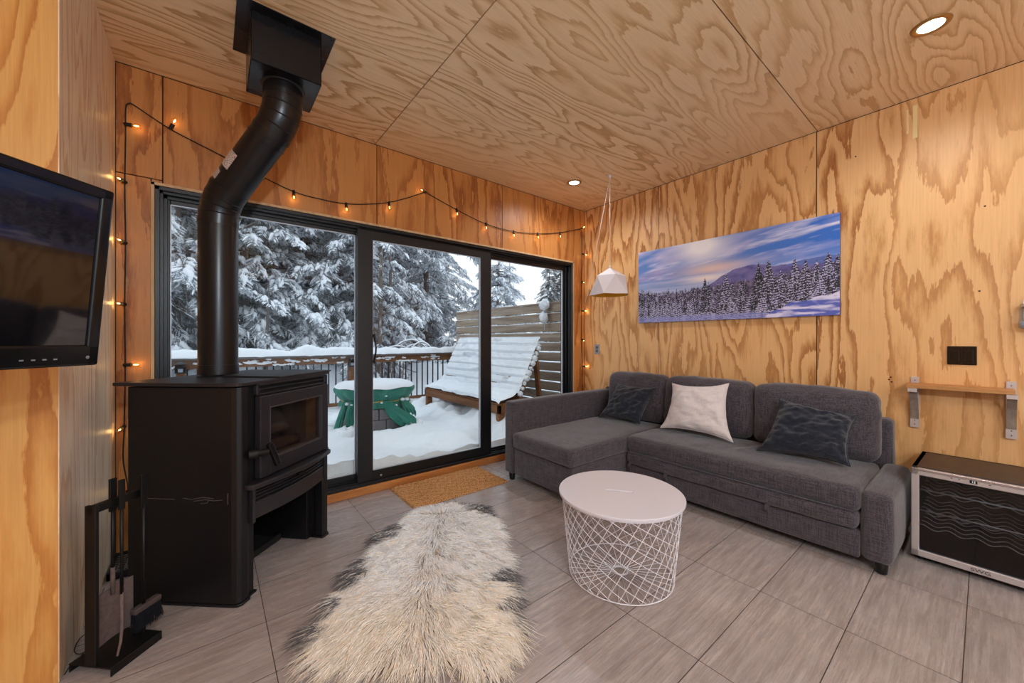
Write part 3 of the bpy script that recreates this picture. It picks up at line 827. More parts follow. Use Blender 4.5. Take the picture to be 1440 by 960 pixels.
# three loose back cushions
def lean(x_shift):
    def f(q, n):
        q = q.copy(); q[0] += (q[2]-.42)*x_shift; return q
    return f
for (y0, y1, sd) in ((1.800,2.405,1),(1.098,1.795,2),(.405,1.082,3)):
    def ex(q, n, y0=y0, y1=y1, sd=sd):
        q = q.copy(); u = (q[1]-(y0+y1)/2)/((y1-y0)/2); v = (q[2]-.42)/.42
        q[0] += (q[2]-.42)*.10
        q[2] -= .016*abs(u)**5*max(0, v)               # soft shoulders
        # gathers running in from the piping
        e = max(0, abs(u)-.72)/.28
        q = q + n*(.0016*e*math.sin(v*21+sd*2)+.0012*max(0, v-.75)*4*math.sin(u*17+sd))
        return q
    soft((3.135,y0,.418),(3.300,y1,.845), .052, (4,18,14), 'back_cushion', (.030,.004,.010), wr=.007, extra=ex, seed=sd*5)
for (x, y) in ((1.99,2.49),(2.60+.035,.325),(3.30,.33),(2.02,1.83)):
    a = MB().lathe([(.020,.0),(.022,.004),(.027,.05),(.027,.058)], (x,y,0), 20); a.build('leg', M['black_plastic'], sf, True, at=SL, angle=40)
# fabric pull tabs under the seat
for y in (1.44,.80,1.74):
    a = MB()
    pts = [(2.583,y,.205),(2.572,y+.004,.195),(2.566,y+.006,.178),(2.572,y+.004,.166),(2.584,y,.168)]
    P = []; 
    for p in pts: P.append(p)
    for i in range(len(P)-1):
        a.beam(P[i], P[i+1], .022, .004, (1,0,0))
    a.build('pull_tab', M['sofa'], sf, at=SL)
# stitched seam along the seat front
a = MB().tube([(2.574,.41,.292),(2.572,1.1,.290),(2.574,1.775,.292)], .0035, 6); a.build('piping', M['sofa'], sf, True, at=SL)

# ------------------------------------------------------------------ scatter cushions
def scatter(name, label, corners, thick, mat, seed, crump=.010, pinch=.10, dirn=(-1,0,0.15), group=None, cat='cushion'):
    TL, TR, BR, BL = [Vector(c) for c in corners]
    n = 44; cen = (TL+TR+BR+BL)/4
    nrm = (TR-TL).cross(BL-TL).normalized()
    if nrm.dot(Vector(dirn)) < 0: nrm = -nrm
    V = []; F = []
    def P(u, v, s):
        # pinch the edges so the corners stand out as ears
        e = pinch
        uu = u*(1-e*(1-abs(v)**2.5)*abs(u)**3*.9*(1)) ; vv = v*(1-e*(1-abs(u)**2.5)*abs(v)**3*.9)
        a = (uu+1)/2; b = (vv+1)/2
        p = TL.lerp(TR, a).lerp(BL.lerp(BR, a), b)
        t = max(0, (1-abs(u)**2.4)*(1-abs(v)**2.4))**.55
        w_ = mnoise.noise(Vector((u*2.2+seed, v*2.2, seed))) + .7*mnoise.noise(Vector((u*4.5+v*3+seed, v*5.5-u*2, seed*1.7))) + .35*abs(mnoise.noise(Vector((u*9, v*9+seed, seed))))
        ridge = 1-abs(mnoise.noise(Vector((u*2.6+v*2.0+seed*3, v*3.2-u*1.0, seed))))*2.2
        return p + nrm*(s*(thick*t + crump*t**.3*(w_+.5*ridge)) + .3*crump*w_*(1-t))
    idx = {}
    for s in (1, -1):
        for i in range(n+1):
            for j in range(n+1):
                u = -1+2*i/n; v = -1+2*j/n
                edge = i in (0, n) or j in (0, n)
                if edge and s == -1: idx[(s,i,j)] = idx[(1,i,j)]; continue
                idx[(s,i,j)] = len(V)
                V.append(P(u, v, s if not edge else 0))
        for i in range(n):
            for j in range(n):
                q = (idx[(s,i,j)], idx[(s,i+1,j)], idx[(s,i+1,j+1)], idx[(s,i,j+1)])
                F.append(q if s > 0 else q[::-1])
    mb = MB(); mb.add(V, F)
    o = mb.build(name, M[mat], None, True, at=cen)
    # stitched edge
    m2 = MB(); ring = [idx[(1,i,0)] for i in range(n)] + [idx[(1,n,j)] for j in range(n)] + [idx[(1,i,n)] for i in range(n,0,-1)] + [idx[(1,0,j)] for j in range(n,0,-1)]
    m2.tube([Vector(V[k])-cen for k in ring], .004, 5, closed=True)
    m2.build('hem', M[mat], o, True)
    tag(o, label, cat, group)
    return o
scatter('scatter_cushion', 'rumpled dark slate cushion propped at the chaise end of the sofa', [(3.140,2.27,.745),(3.150,1.850,.742),(2.960,1.90,.430),(2.935,2.33,.428)], .060, 'pillow_dark', 1.3, .016, .15)
scatter('scatter_cushion', 'off-white square cushion standing between two dark cushions', [(3.085,1.668,.800),(3.105,1.225,.838),(2.925,1.125,.438),(2.935,1.690,.440)], .058, 'pillow_white', 5.1, .009, .17)
scatter('scatter_cushion', 'large crumpled dark slate cushion slumped at the right end of the sofa', [(3.060,.880,.772),(3.080,.480,.712),(2.890,.485,.440),(2.860,.955,.430)], .072, 'pillow_dark', 9.4, .022, .16)
# ------------------------------------------------------------------ round wire basket table
TC = Vector((1.615,1.150,0)); TR_ = .305; TH = .408
tb = thing('side_table', 'round white side table with an openwork wire basket base', 'table', TC)
# lid with a slot cut through
bm = bmesh.new(); n = 96
def ring(pts):
    vs = [bm.verts.new(p) for p in pts]; es = [bm.edges.new((vs[i], vs[(i+1) % len(vs)])) for i in range(len(vs))]; return es
es = ring([(TR_*math.cos(2*PI*i/n), TR_*math.sin(2*PI*i/n), TH-.014) for i in range(n)])
# slot runs from (854,684) to (884,693) in the photo: nearly along -y, +x
sa = math.atan2(-.42, .30)*1.0; sl_, sw_ = .066, .0075; sp_ = []
for i in range(24):
    a = 2*PI*i/24; x = math.copysign(sl_-sw_, math.cos(a)) + sw_*math.cos(a) if abs(math.cos(a)) > 1e-6 else 0; y = sw_*math.sin(a)
    sp_.append((x*math.cos(sa)-y*math.sin(sa), x*math.sin(sa)+y*math.cos(sa), TH-.014))
es += ring(sp_)
bmesh.ops.triangle_fill(bm, use_beauty=True, edges=es)
r_ = bmesh.ops.extrude_face_region(bm, geom=bm.faces[:])
bmesh.ops.translate(bm, verts=[g for g in r_['geom'] if isinstance(g, bmesh.types.BMVert)], vec=(0,0,.014))
bmesh.ops.recalc_face_normals(bm, faces=bm.faces[:])
me = bpy.data.meshes.new('table_top'); bm.to_mesh(me); bm.free(); me.materials.append(M['white_top'])
tt = bpy.data.objects.new('table_top', me); COL.objects.link(tt); tt.parent = tb; bevel(tt, .003, 3, 50)
MB().lathe([(.292,TH-.020),(.298,TH-.020),(.298,TH-.014),(.292,TH-.014)], (0,0,0), 64, caps=False).build('rim', M['white_paint'], tb, True, angle=40)
# basket
Rt, Rb, Z0, Z1 = .290, .252, .008, TH-.018
def brad(z): t = (z-Z0)/(Z1-Z0); return Rb+(Rt-Rb)*t
def circ(mb, r, z, w): mb.tube([(r*math.cos(2*PI*i/72), r*math.sin(2*PI*i/72), z) for i in range(72)], w, 6, closed=True)
for r_h, z_h, w_h in ((Rb, Z0, .0026), (Rt, Z1, .0028)):
    a = MB(); circ(a, r_h, z_h, w_h); a.build('hoop', M['white_paint'], tb, True)
a = MB(); NW = 32
def side_wire(mb, a0, tw, n=14):
    pts = []
    for i in range(n+1):
        t = i/n; z = Z0+(Z1-Z0)*t; an = a0+tw*t; r = brad(z)
        pts.append((r*math.cos(an), r*math.sin(an), z))
    return pts
for k in range(NW):
    a0 = 2*PI*k/NW
    # spoke on the floor, then a leaning wire up the side
    sp = [(.038*math.cos(a0), .038*math.sin(a0), Z0), (Rb*.96*math.cos(a0), Rb*.96*math.sin(a0), Z0-.001)]
    a.tube(sp + side_wire(a, a0, math.radians(42)), .0016, 5)
a.build('leaning_wires', M['white_paint'], tb, True)
a = MB()
for k in range(20): a.tube(side_wire(a, 2*PI*(k+.5)/20, -math.radians(128), 34), .0016, 5)
a.build('sweeping_wires', M['white_paint'], tb, True)
a = MB(); circ(a, .038, Z0, .0024); circ(a, .031, Z0-.001, .0018)
a.build('hub', M['white_paint'], tb, True)

# ------------------------------------------------------------------ coir doormat
def coir():
    t = NT('coir_weave'); v = t.coord('Object')
    nz = t.noise(v, 240, 3, 0.7)
    sep = t.n('ShaderNodeSeparateXYZ'); t.l(v, sep.inputs[0])
    w = t.math('SINE', t.math('MULTIPLY', sep.outputs[0], 2*PI/.016))
    w2 = t.math('SINE', t.math('MULTIPLY_ADD', sep.outputs[1], 2*PI/.011, t.math('MULTIPLY', w, 1.4)))
    h = t.math('ADD', t.math('MULTIPLY_ADD', w2, 0.35, .4), t.math('MULTIPLY', nz, .6))
    col = t.ramp(h, [(0.1, srgb(108,66,36)), (0.5, srgb(186,126,74)), (0.95, srgb(226,174,120))])
    b = t.bsdf(col, 0.95, 0, 0.1); t.bump(b, h, 0.9, 0.006); return t.m
M['coir'] = coir()
ms = 4; x0,x1,y0,y1 = 1.100,1.912,2.452,2.912
nx, ny = 205, 116
X_, Y_ = np.meshgrid(np.linspace(x0,x1,nx), np.linspace(y0,y1,ny), indexing='ij')
Zt = .012 + .0045*np.sin((Y_)*2*PI/.026 + 1.4*np.sin(X_*2*PI/.036)) + .0022*np.random.RandomState(1).randn(nx,ny)
edge = ((np.arange(nx)[:,None] % (nx-1)) == 0) | ((np.arange(ny)[None,:] % (ny-1)) == 0)
Zt = np.where(edge, .003, Zt)
rs = np.random.RandomState(2)
X_ = X_ + np.where(edge, rs.uniform(-.003,.003,X_.shape), 0); Y_ = Y_ + np.where(edge, rs.uniform(-.003,.003,X_.shape), 0)
V = np.stack([X_-1.5, Y_-2.68, Zt], -1).reshape(-1,3); Vb = V.copy(); Vb[:,2] = .001
I = np.arange(nx*ny).reshape(nx,ny)
F = np.stack([I[:-1,:-1], I[1:,:-1], I[1:,1:], I[:-1,1:]], -1).reshape(-1,4)
N_ = nx*ny
per = list(I[:,0]) + list(I[-1,1:]) + list(I[-2::-1,-1]) + list(I[0,-2:0:-1])
S = [(per[k], per[k-1], per[k-1]+N_, per[k]+N_) for k in range(len(per))]
F = np.concatenate([F, F[:,::-1]+N_, np.array(S)])
dm = np_mesh('doormat', np.concatenate([V,Vb]), F, M['coir']); dm.location = (1.5,2.68,0)
tag(dm, 'brown woven coir doormat on the tiles in front of the sliding door', 'doormat')
fz = MB(); r4 = random.Random(8)
for i in range(420):
    s = r4.random(); side = r4.choice((0,1,2,3))
    p = [(x0+s*(x1-x0), y0), (x1, y0+s*(y1-y0)), (x0+s*(x1-x0), y1), (x0, y0+s*(y1-y0))][side]
    if p[1] > 2.9: continue
    d = [(0,-1),(1,0),(0,1),(-1,0)][side]; L = r4.uniform(.004,.014)
    fz.tube([(p[0],p[1],.008),(p[0]+d[0]*L+r4.uniform(-.004,.004), p[1]+d[1]*L+r4.uniform(-.004,.004), .004)], .0006, 3, caps=False)
tag(fz.build('loose_fibres', M['coir'], dm, at=dm.location), kind='stuff')

# ------------------------------------------------------------------ sheepskin
sk_out = [(.80,2.235),(.90,2.255),(1.03,2.335),(1.15,2.385),(1.33,2.315),(1.455,2.150),(1.405,1.985),(1.335,1.83),(1.255,1.70),(1.17,1.52),(1.03,1.32),(.965,1.22),(.86,1.13),(.74,1.15),(.66,1.24),(.60,1.32),(.50,1.36),(.38,1.46),(.33,1.58),(.40,1.74),(.52,1.86),(.585,1.98),(.70,2.06),(.745,2.10)]
def inside(x, y, poly=sk_out):
    c = False; n = len(poly)
    for i in range(n):
        x1_, y1_ = poly[i]; x2_, y2_ = poly[(i+1) % n]
        if (y1_ > y) != (y2_ > y) and x < (x2_-x1_)*(y-y1_)/(y2_-y1_)+x1_: c = not c
    return c
def edist(x, y, poly=sk_out):
    best = 9
    for i in range(len(poly)):
        ax, ay = poly[i]; bx_, by_ = poly[(i+1) % len(poly)]
        dx, dy = bx_-ax, by_-ay; t = max(0, min(1, ((x-ax)*dx+(y-ay)*dy)/(dx*dx+dy*dy)))
        best = min(best, math.hypot(x-ax-t*dx, y-ay-t*dy))
    return best
rg = thing('sheepskin_rug', 'shaggy cream sheepskin rug with grey black edge patches on the tiles', 'rug', (.92,1.75,0))
a = MB(); sm = smooth_pts([(x,y,0) for x,y in sk_out]+[(sk_out[0][0],sk_out[0][1],0)], 4)
a.prism([(.92+(p.x-.92)*.93,1.75+(p.y-1.75)*.93) for p in sm[:-1]], .001, .010); 
a.build('hide', mat_plain('sheepskin_leather', srgb(214,196,172), .9), rg, at=rg.location)
dark = [(.82,2.21,.12),(.90,2.23,.08),(1.40,2.17,.10),(1.44,2.09,.08),(1.36,2.27,.06),(.57,1.93,.11),(.63,2.01,.07),(.36,1.66,.08),(.43,1.77,.07),(1.11,1.49,.085),(1.03,1.36,.07),(.97,1.27,.04)]
r5 = random.Random(21); NL = 21000; K = 6
Vv = []; Ff = []; Cc = []
axis_a = Vector((1.22,2.30)); axis_b = Vector((.66,1.42)); ad = (axis_b-axis_a); al = ad.length; ad.normalize()
cnt = 0; base = 0
cr = np.random.RandomState(11)
cr_c = np.array(srgb(255,252,250)[:3]); be = np.array(srgb(253,241,226)[:3]); gr = np.array(srgb(112,106,108)[:3]); bl = np.array(srgb(34,32,36)[:3]); ye_ = np.array(srgb(247,228,200)[:3])
while cnt < NL:
    x = r5.uniform(.30,1.48); y = r5.uniform(1.10,2.41)
    if not inside(x, y): continue
    ed = edist(x, y)
    s = (Vector((x,y))-axis_a).dot(ad)/al
    near = axis_a + ad*al*max(0, min(1, s))
    out = Vector((x,y))-near; ol = out.length
    out = out/ol if ol > 1e-5 else Vector((1,0))
    dn = ad*(.35+.9*max(0,s-.25)) if s > .05 else -ad*.25
    d = (out*min(1, ol/.12)+dn)
    c1 = mnoise.noise(Vector((x*11, y*11, 1.5))); c2 = mnoise.noise(Vector((x*11, y*11, 7.5)))
    c3 = mnoise.noise(Vector((x*32, y*32, 3.5)))
    d = d.normalized() if d.length > 1e-4 else Vector((0,-1))
    ang = c1*.75 + c3*.45 + r5.gauss(0,.10)
    d = Vector((d.x*math.cos(ang)-d.y*math.sin(ang), d.x*math.sin(ang)+d.y*math.cos(ang)))
    L = (.085 + .040*max(0, s))*(1+.30*c2)*r5.uniform(.75,1.15)
    if s > .8: L *= 1.2
    lift = (.036+.012*c3+.012*c2)*(.65+.35*min(1, ed/.08))
    w0 = r5.uniform(.0010,.0021)
    bend = r5.gauss(0,.020)+.018*c3; side = Vector((-d.y, d.x))
    dk = 0
    for (px_, py_, pr_) in dark:
        q_ = math.hypot(x-px_, y-py_) + .022*c3 + .02*c1
        dk = max(dk, min(1, max(0, (pr_-q_)/.03)))
    dk = dk*(1 if r5.random() < .82 else .2)
    tn = min(1, max(0, (s-.62)/.35 + .5*c1 + .05))
    colr = cr_c*(1-tn)+be*tn
    if r5.random() < .10+.15*tn: colr = ye_
    dkc = gr if r5.random() < .75 else bl
    colr = colr*(1-dk)+dkc*dk
    colr = colr*r5.uniform(.86,1.06)
    pts = []
    for i in range(K):
        t = i/(K-1)
        h = .008 + lift*math.sin(min(1, t*1.25)*PI*.55)*(1-.75*t**2.0) + .004*c3*math.sin(t*7)
        wv = bend*t*t + .0035*math.sin(t*9+c1*9+x*40)
        p = Vector((x,y)) + d*(L*t) + side*wv
        pts.append((p.x-.92, p.y-1.75, max(h, .004)))
    for i in range(K):
        t = i/(K-1); w = w0*(1-.82*t**1.5)
        px_, py_, pz_ = pts[i]
        for q_ in range(3):
            an = 2*PI*q_/3 + .5
            Vv.append((px_+side.x*w*1.5*math.cos(an), py_+side.y*w*1.5*math.cos(an), pz_+w*math.sin(an)))
            sh = 1
            Cc.append((colr[0]*sh, colr[1]*sh, colr[2]*sh, 1))
    for i in range(K-1):
        for q_ in range(3):
            r_n = (q_+1) % 3
            Ff.append((base+i*3+q_, base+i*3+r_n, base+(i+1)*3+r_n, base+(i+1)*3+q_))
    base += K*3; cnt += 1
t = NT('sheepskin_wool'); at = t.n('ShaderNodeAttribute', attribute_name='Col')
t.bsdf(at.outputs['Color'], 0.75, 0, 0.25, Sheen_Weight=0.3, Subsurface_Weight=0.0)
fl = np_mesh('fleece', np.array(Vv), np.array(Ff), t.m, rg, True, {'Col': np.array(Cc)}); tag(fl, kind='stuff')
# ------------------------------------------------------------------ panoramic canvas: painted per vertex
def paint_canvas(nx=620, ny=280):
    U, Vv_ = np.meshgrid(np.linspace(0,1,nx), np.linspace(0,1,ny), indexing='ij')
    rs = np.random.RandomState(4)
    def vnoise(sx, sy, seed, oct=4):
        out = np.zeros_like(U); amp = 1; tot = 0
        r = np.random.RandomState(seed)
        for o in range(oct):
            gx, gy = int(sx*2**o)+3, int(sy*2**o)+3
            g = r.rand(gx, gy); x = U*(sx*2**o); y = Vv_*(sy*2**o)
            xi = np.clip(x.astype(int),0,gx-2); yi = np.clip(y.astype(int),0,gy-2); fx = x-xi; fy = y-yi
            fx = fx*fx*(3-2*fx); fy = fy*fy*(3-2*fy)
            v = g[xi,yi]*(1-fx)*(1-fy)+g[xi+1,yi]*fx*(1-fy)+g[xi,yi+1]*(1-fx)*fy+g[xi+1,yi+1]*fx*fy
            out += v*amp; tot += amp; amp *= .5
        return out/tot
    c = lambda r,g,b: np.array(srgb(r,g,b)[:3])
    def mix(A, B, t): t = np.clip(t,0,1)[...,None]; return A*(1-t)+B*t
    sky = mix(c(104,140,205)[None,None,:]*np.ones(U.shape+(1,)), c(58,112,200)[None,None,:]*np.ones(U.shape+(1,)), (U-.2)*1.2)
    sky = mix(sky, c(186,196,226)+0*sky, (.75-Vv_)*1.5)
    # streaky cloud, sheared towards the right
    W = U*1.0
    g1 = vnoise(4, 9, 11); Us = U.copy(); V2 = Vv_ + .25*(U-.45)**2*0
    # shear by resampling: use rotated coordinates
    def sheared(sx, sy, sh, seed):
        r = np.random.RandomState(seed); g = r.rand(80,80); out = np.zeros_like(U); amp = 1; tot = 0
        for o in range(4):
            x = (U*sx)*2**o % 78; y = ((Vv_ - sh*U)*sy*2**o + 30) % 78
            xi = x.astype(int); yi = y.astype(int); fx = x-xi; fy = y-yi; fx = fx*fx*(3-2*fx); fy = fy*fy*(3-2*fy)
            out += amp*(g[xi,yi]*(1-fx)*(1-fy)+g[xi+1,yi]*fx*(1-fy)+g[xi,yi+1]*(1-fx)*fy+g[xi+1,yi+1]*fx*fy); tot += amp; amp *= .55
        return out/tot
    cl = sheared(3.5, 8, .35, 5); cl2 = sheared(5, 16, .22, 9)
    sky = mix(sky, c(196,190,226)+0*sky, (cl-.42)*3.2*(1.0-.35*U))
    sky = mix(sky, c(150,134,190)+0*sky, (sheared(4,5,.1,23)-.48)*3.0*np.clip(1.1-U*2.2,0,1))
    sky = mix(sky, c(226,222,240)+0*sky, (cl2-.55)*3.5)
    d = np.sqrt(((U-.40)/.13)**2+((Vv_-.93)/.20)**2); sky = mix(sky, c(250,244,246)+0*sky, 1.15*np.exp(-d**2*1.1))
    d2 = np.exp(-((U-.46)/.16)**2-((Vv_-.63)/.07)**2); sky = mix(sky, c(244,206,190)+0*sky, d2*.85)
    img = sky
    # far lake and haze
    hz = .575-.02*U+.0*U
    band = (Vv_ < hz) ; wat = mix(c(110,140,196)+0*img, c(206,206,232)+0*img, vnoise(5,30,31)*1.1-.1)
    wat = mix(wat, c(244,226,220)+0*img, np.exp(-((U-.43)/.12)**2-((Vv_-.52)/.05)**2)*1.0)
    wat = mix(wat, c(190,196,224)+0*img, (.50-Vv_)*6)
    img = np.where(band[...,None], wat, img)
    # mountains
    def ridge(pts): xs, ys = zip(*pts); return np.interp(U[:,0], xs, ys)
    m2 = ridge([(0,0),(.70,.50),(.78,.565),(.86,.575),(.92,.60),(1,.585)]); 
    m2 = m2 + .006*np.sin(U[:,0]*60)
    col2 = mix(c(70,94,168)+0*img, c(120,134,190)+0*img, vnoise(20,20,41))
    img = np.where((Vv_ < m2[:,None])[...,None], col2, img)
    m1 = ridge([(0,0),(.42,.40),(.455,.45),(.50,.51),(.56,.575),(.61,.60),(.66,.607),(.70,.595),(.74,.565),(.80,.555),(.86,.53),(1,.52)]) + .004*np.sin(U[:,0]*90)
    col1 = mix(c(88,86,142)+0*img, c(132,122,172)+0*img, vnoise(26,22,43)*1.6-.3)
    img = np.where((Vv_ < m1[:,None])[...,None], col1, img)
    # mid forest
    r = np.random.RandomState(8)
    fh = .37+.05*U+.0*U; fh0 = np.interp(U[:,0],[0,.15,.3,.5,.7,1],[.40,.36,.36,.40,.42,.45])
    jag = r.rand(nx)*.05; 
    ff = (Vv_ < (fh0+jag)[:,None]); colf = mix(c(66,58,84)+0*img, c(132,120,142)+0*img, vnoise(120,50,51,2)*1.8-.5)
    img = np.where(ff[...,None], colf, img)
    # snowy scrub below
    sb = np.clip((.30-Vv_)*5 + (vnoise(60,30,61,3)-.5)*3.5, 0, 1)
    img = np.where(ff[...,None], mix(img, c(196,196,228)+0*img, sb*.8), img)
    asp = 1.573/.71
    def tree(cx, top, bot, hw, seed, snow=.5):
        nonlocal img
        r = np.random.RandomState(seed); h = top-bot
        x0 = max(0, int((cx-hw*1.25)*nx)); x1 = min(nx, int((cx+hw*1.25)*nx)+2)
        u = U[x0:x1]; v = Vv_[x0:x1]; t = (top-v)/h
        side = np.where(u > cx, 1, 0)
        tier = 5+int(h*26); g = r.rand(2, 64)
        q = np.clip(t*tier+g[0,3]-.9*np.abs(u-cx)/max(hw,1e-4)+.35*side, 0, 62); ti = q.astype(int); saw = q-ti
        reach = .62+.45*g[side, ti]
        wid = hw*(np.clip(t,0,1)**.8)*reach*(.70+.38*saw)*(1+.3*(r.rand(*t.shape)-.5))
        m = (t > 0) & (t < 1) & (np.abs(u-cx) < np.maximum(wid, .0014))
        rel = np.abs(u-cx)/np.maximum(wid,1e-4); n2 = r.rand(*t.shape)
        blotch = r.rand(40,40)[(np.abs(u-cx)*260).astype(int)%40, (v*150).astype(int)%40]
        sn = (saw < .42)*(rel > .12)*(blotch < snow*1.15) | (blotch < snow*.22) | (n2 < snow*.10)
        base = mix(c(26,30,44)+0*img[x0:x1], c(74,68,60)+0*img[x0:x1], r.rand(*t.shape)*.7)
        colr = np.where(sn[...,None], mix(c(150,148,196)+0*img[x0:x1], c(226,222,242)+0*img[x0:x1], n2), base)
        img[x0:x1] = np.where(m[...,None], colr, img[x0:x1])
    for i in range(60):
        x = r.rand(); tree(x, np.interp(x,[0,.3,.6,1],[.42,.38,.42,.50])+.05*r.rand(), .08, .018+.012*r.rand(), 100+i, .35)
    for i in range(26):
        x = r.rand()*.62; tree(x, .22+.12*r.rand(), -.02, .03, 300+i, .9)
    for a in ((.025,.48,.0,.022,.3),(.42,.525,.10,.048,.25),(.44,.46,.10,.03,.4),(.495,.44,.12,.03,.4),(.531,.545,.10,.058,.55),(.60,.40,.08,.05,.5),(.56,.22,-.05,.09,.95),(.65,.28,-.02,.08,.85),(.685,.625,.08,.05,.2),(.728,.635,.02,.085,.5),(.78,.50,.12,.05,.6),(.837,.61,.15,.062,.6),(.878,.585,.16,.055,.5),(.92,.56,.18,.045,.6),(.961,.625,.19,.065,.6),(.995,.60,.2,.05,.4),(.93,.36,.16,.05,.8),(.70,.22,-.04,.08,.9)):
        tree(a[0],a[1],a[2],a[3],int(a[0]*1000),a[4])
    # snowy slope bottom right, bottom fringe
    sl = np.interp(U[:,0],[0,.70,.76,.82,.9,1],[.0,.0,.08,.15,.175,.23]) + .01*np.sin(U[:,0]*70)
    scol = mix(c(96,106,190)+0*img, c(226,220,244)+0*img, (vnoise(16,34,71)-.38)*4)
    img = np.where((Vv_ < sl[:,None])[...,None], scol, img)
    lf = (Vv_ < .05+.03*vnoise(30,2,77))&(U < .72); img = np.where(lf[...,None], mix(img, c(150,152,214)+0*img, .6+0*U), img)
    return U, Vv_, img
U_, V_, img = paint_canvas()
nx, ny = U_.shape
W_, H_ = 1.573, .710; cc = Vector((RW-.0175, (2.2+.627)/2, 1.70))
Yp = cc.y + W_/2 - U_*W_; Zp = 1.345 + V_*H_
V = np.stack([np.full(U_.shape, RW-.0305)-cc.x, Yp-cc.y, Zp-cc.z], -1).reshape(-1,3)
I = np.arange(nx*ny).reshape(nx,ny)
F = np.stack([I[:-1,:-1], I[:-1,1:], I[1:,1:], I[1:,:-1]], -1).reshape(-1,4)
t = NT('printed_canvas_landscape'); at = t.n('ShaderNodeAttribute', attribute_name='Col'); t.bsdf(at.outputs['Color'], 0.45, 0, 0.3)
pic = thing('canvas_picture', 'long canvas print of a snowy forest and mountain under a blue and violet sky', 'picture', cc)
Cc = np.concatenate([img.reshape(-1,3), np.ones((nx*ny,1))], 1)
np_mesh('printed_face', V, F[:, ::-1], t.m, pic, False, {'Col': Cc})
MB().box((RW-.030, .627, 1.345), (RW-.004, 2.2, 2.055)).build('canvas_body', mat_plain('canvas_edge_blue', srgb(70,84,140), .6), pic, at=cc)

# ------------------------------------------------------------------ wall fittings
sw = thing('wall_switch', 'black double rocker switch plate on the plywood above the small shelf', 'switch', (RW, .0855, 1.08))
a = MB().box((-.007,-.057,-.055),(-.0003,.055,.054)); o = a.build('plate', M['gloss_black'], sw); bevel(o, .002)
for y in (-.028,.024):
    a = MB(); a.box((-.0085,y-.019,-.036),(-.006,y+.019,.036)); o = a.build('rocker_frame', M['gloss_black'], sw)
    a = MB().box((-.0115,y-.015,-.030),(-.007,y+.015,.030)); o = a.build('rocker', M['gloss_black'], sw); bevel(o, .0015)
for z in (.045,-.045): MB().lathe([(.0003,-.0078),(.0025,-.0076),(.003,-.007)], (0,0,z), 10, 'x').build('screw', M['iron'], sw)
ot = thing('wall_outlet', 'small grey wall plate with two holes beside the corner left of the sofa cushions', 'outlet', (RW, 2.750, 1.066))
o = MB().box((-.006,-.036,-.056),(-.0003,.036,.056)).build('plate', mat_plain('grey_plate', srgb(150,150,154), .4), ot); bevel(o, .002)
for z in (.020,-.020):
    o = MB().box((-.0078,-.016,z-.014),(-.005,.016,z+.014)).build('socket', mat_plain('dark_grey_socket', srgb(84,84,90), .4), ot); bevel(o, .001)
# shelf on two brackets
sh = thing('wall_shelf', 'short pale wooden shelf on two angled brackets above the wine cooler', 'shelf', (RW, .10, .90))
o = MB().box((-.150,-.200,-.018),(-.002,.200,.006)).build('board', M['shelf_wood'], sh); bevel(o, .002)
for y in (.172,-.190):
    br = MB()
    br.box((-.012,y-.018,-.262),(-.0008,y+.018,.042)); 
    o = br.build('bracket_back', M['alu_bare'], sh); bevel(o, .001, 1)
    a = MB(); a.beam((-.120,y,-.020),(-.020,y,-.045), .034, .004, (0,0,1))
    pts = [(-.138,-.022),(-.100,-.052),(-.062,-.100),(-.034,-.160),(-.018,-.222)]
    for i in range(len(pts)-1): a.beam((pts[i][0],y,pts[i][1]), (pts[i+1][0],y,pts[i+1][1]), .034, .013, (1,0,0))
    a.build('bracket_arm', M['bracket_wood'], sh)
    for lo, hi in (((-.152,y-.019,-.040),(-.132,y+.019,-.0185)), ((-.026,y-.019,-.268),(-.010,y+.019,-.214))):
        MB().box(lo, hi).build('bracket_end_plate', M['alu_bare'], sh)
    for z in (-.225,-.250,.020):
        MB().lathe([(.0005,-.028 if z<0 else -.014),(.003,-.027 if z<0 else -.0135)], (0,y,z), 8, 'x', caps=False).build('screw', M['iron'], sh)
# jar holder at the right edge of the picture
jr = thing('hanging_jar', 'clear glass jar clamped to the plywood at the right edge of the photo', 'jar', (RW-.048, -.148, 1.30))
prof = [(.0005,-.072),(.030,-.072),(.036,-.066),(.037,-.05),(.037,.035),(.034,.044),(.030,.050),(.030,.062),(.0275,.062),(.0275,.050),(.034,.036),(.034,-.05),(.030,-.066),(.0005,-.068)]
MB().lathe(prof, (0,0,0), 32, caps=False).build('glass', mat_glass('jar_glass', (.90,.92,.94,1), 1.4), jr, True)
MB().lathe([(.0005,-.066),(.032,-.066),(.033,-.030),(.0005,-.028)], (0,0,0), 28, caps=False).build('candle', mat_plain('pale_blue_wax', srgb(206,212,228), .5), jr, True)
MB().lathe([(.0305,.040),(.033,.040),(.033,.056),(.0305,.056)], (0,0,0), 28, caps=False).build('neck_clamp', M['steel'], jr, True)
a = MB().beam((.030,0,.048),(.046,0,.048), .014, .010); a.box((.043,-.02,-.02),(.0478,.02,.085)); a.build('wall_bracket', M['alu_bare'], jr)
# knots and nail heads that show as dark specks on the right wall
a = MB(); r6 = random.Random(12)
for (y, z) in ((.385,.66),(.378,.63),(.385,.60),(.38,.93),(.388,.915),(.376,.90),(.0,1.93),(.55,2.42),(.02,1.45),(2.21,1.95)):
    a.lathe([(.0003,-.0006),(.0045,-.0005),(.005,0)], (RW-.0001,y,z), 8, 'x', caps=False)
o = a.build('nail_mark', mat_plain('dark_nail_hole', srgb(70,38,20), .9)); o.parent = bpy.data.objects['wall_right']; o['kind'] = 'stuff'

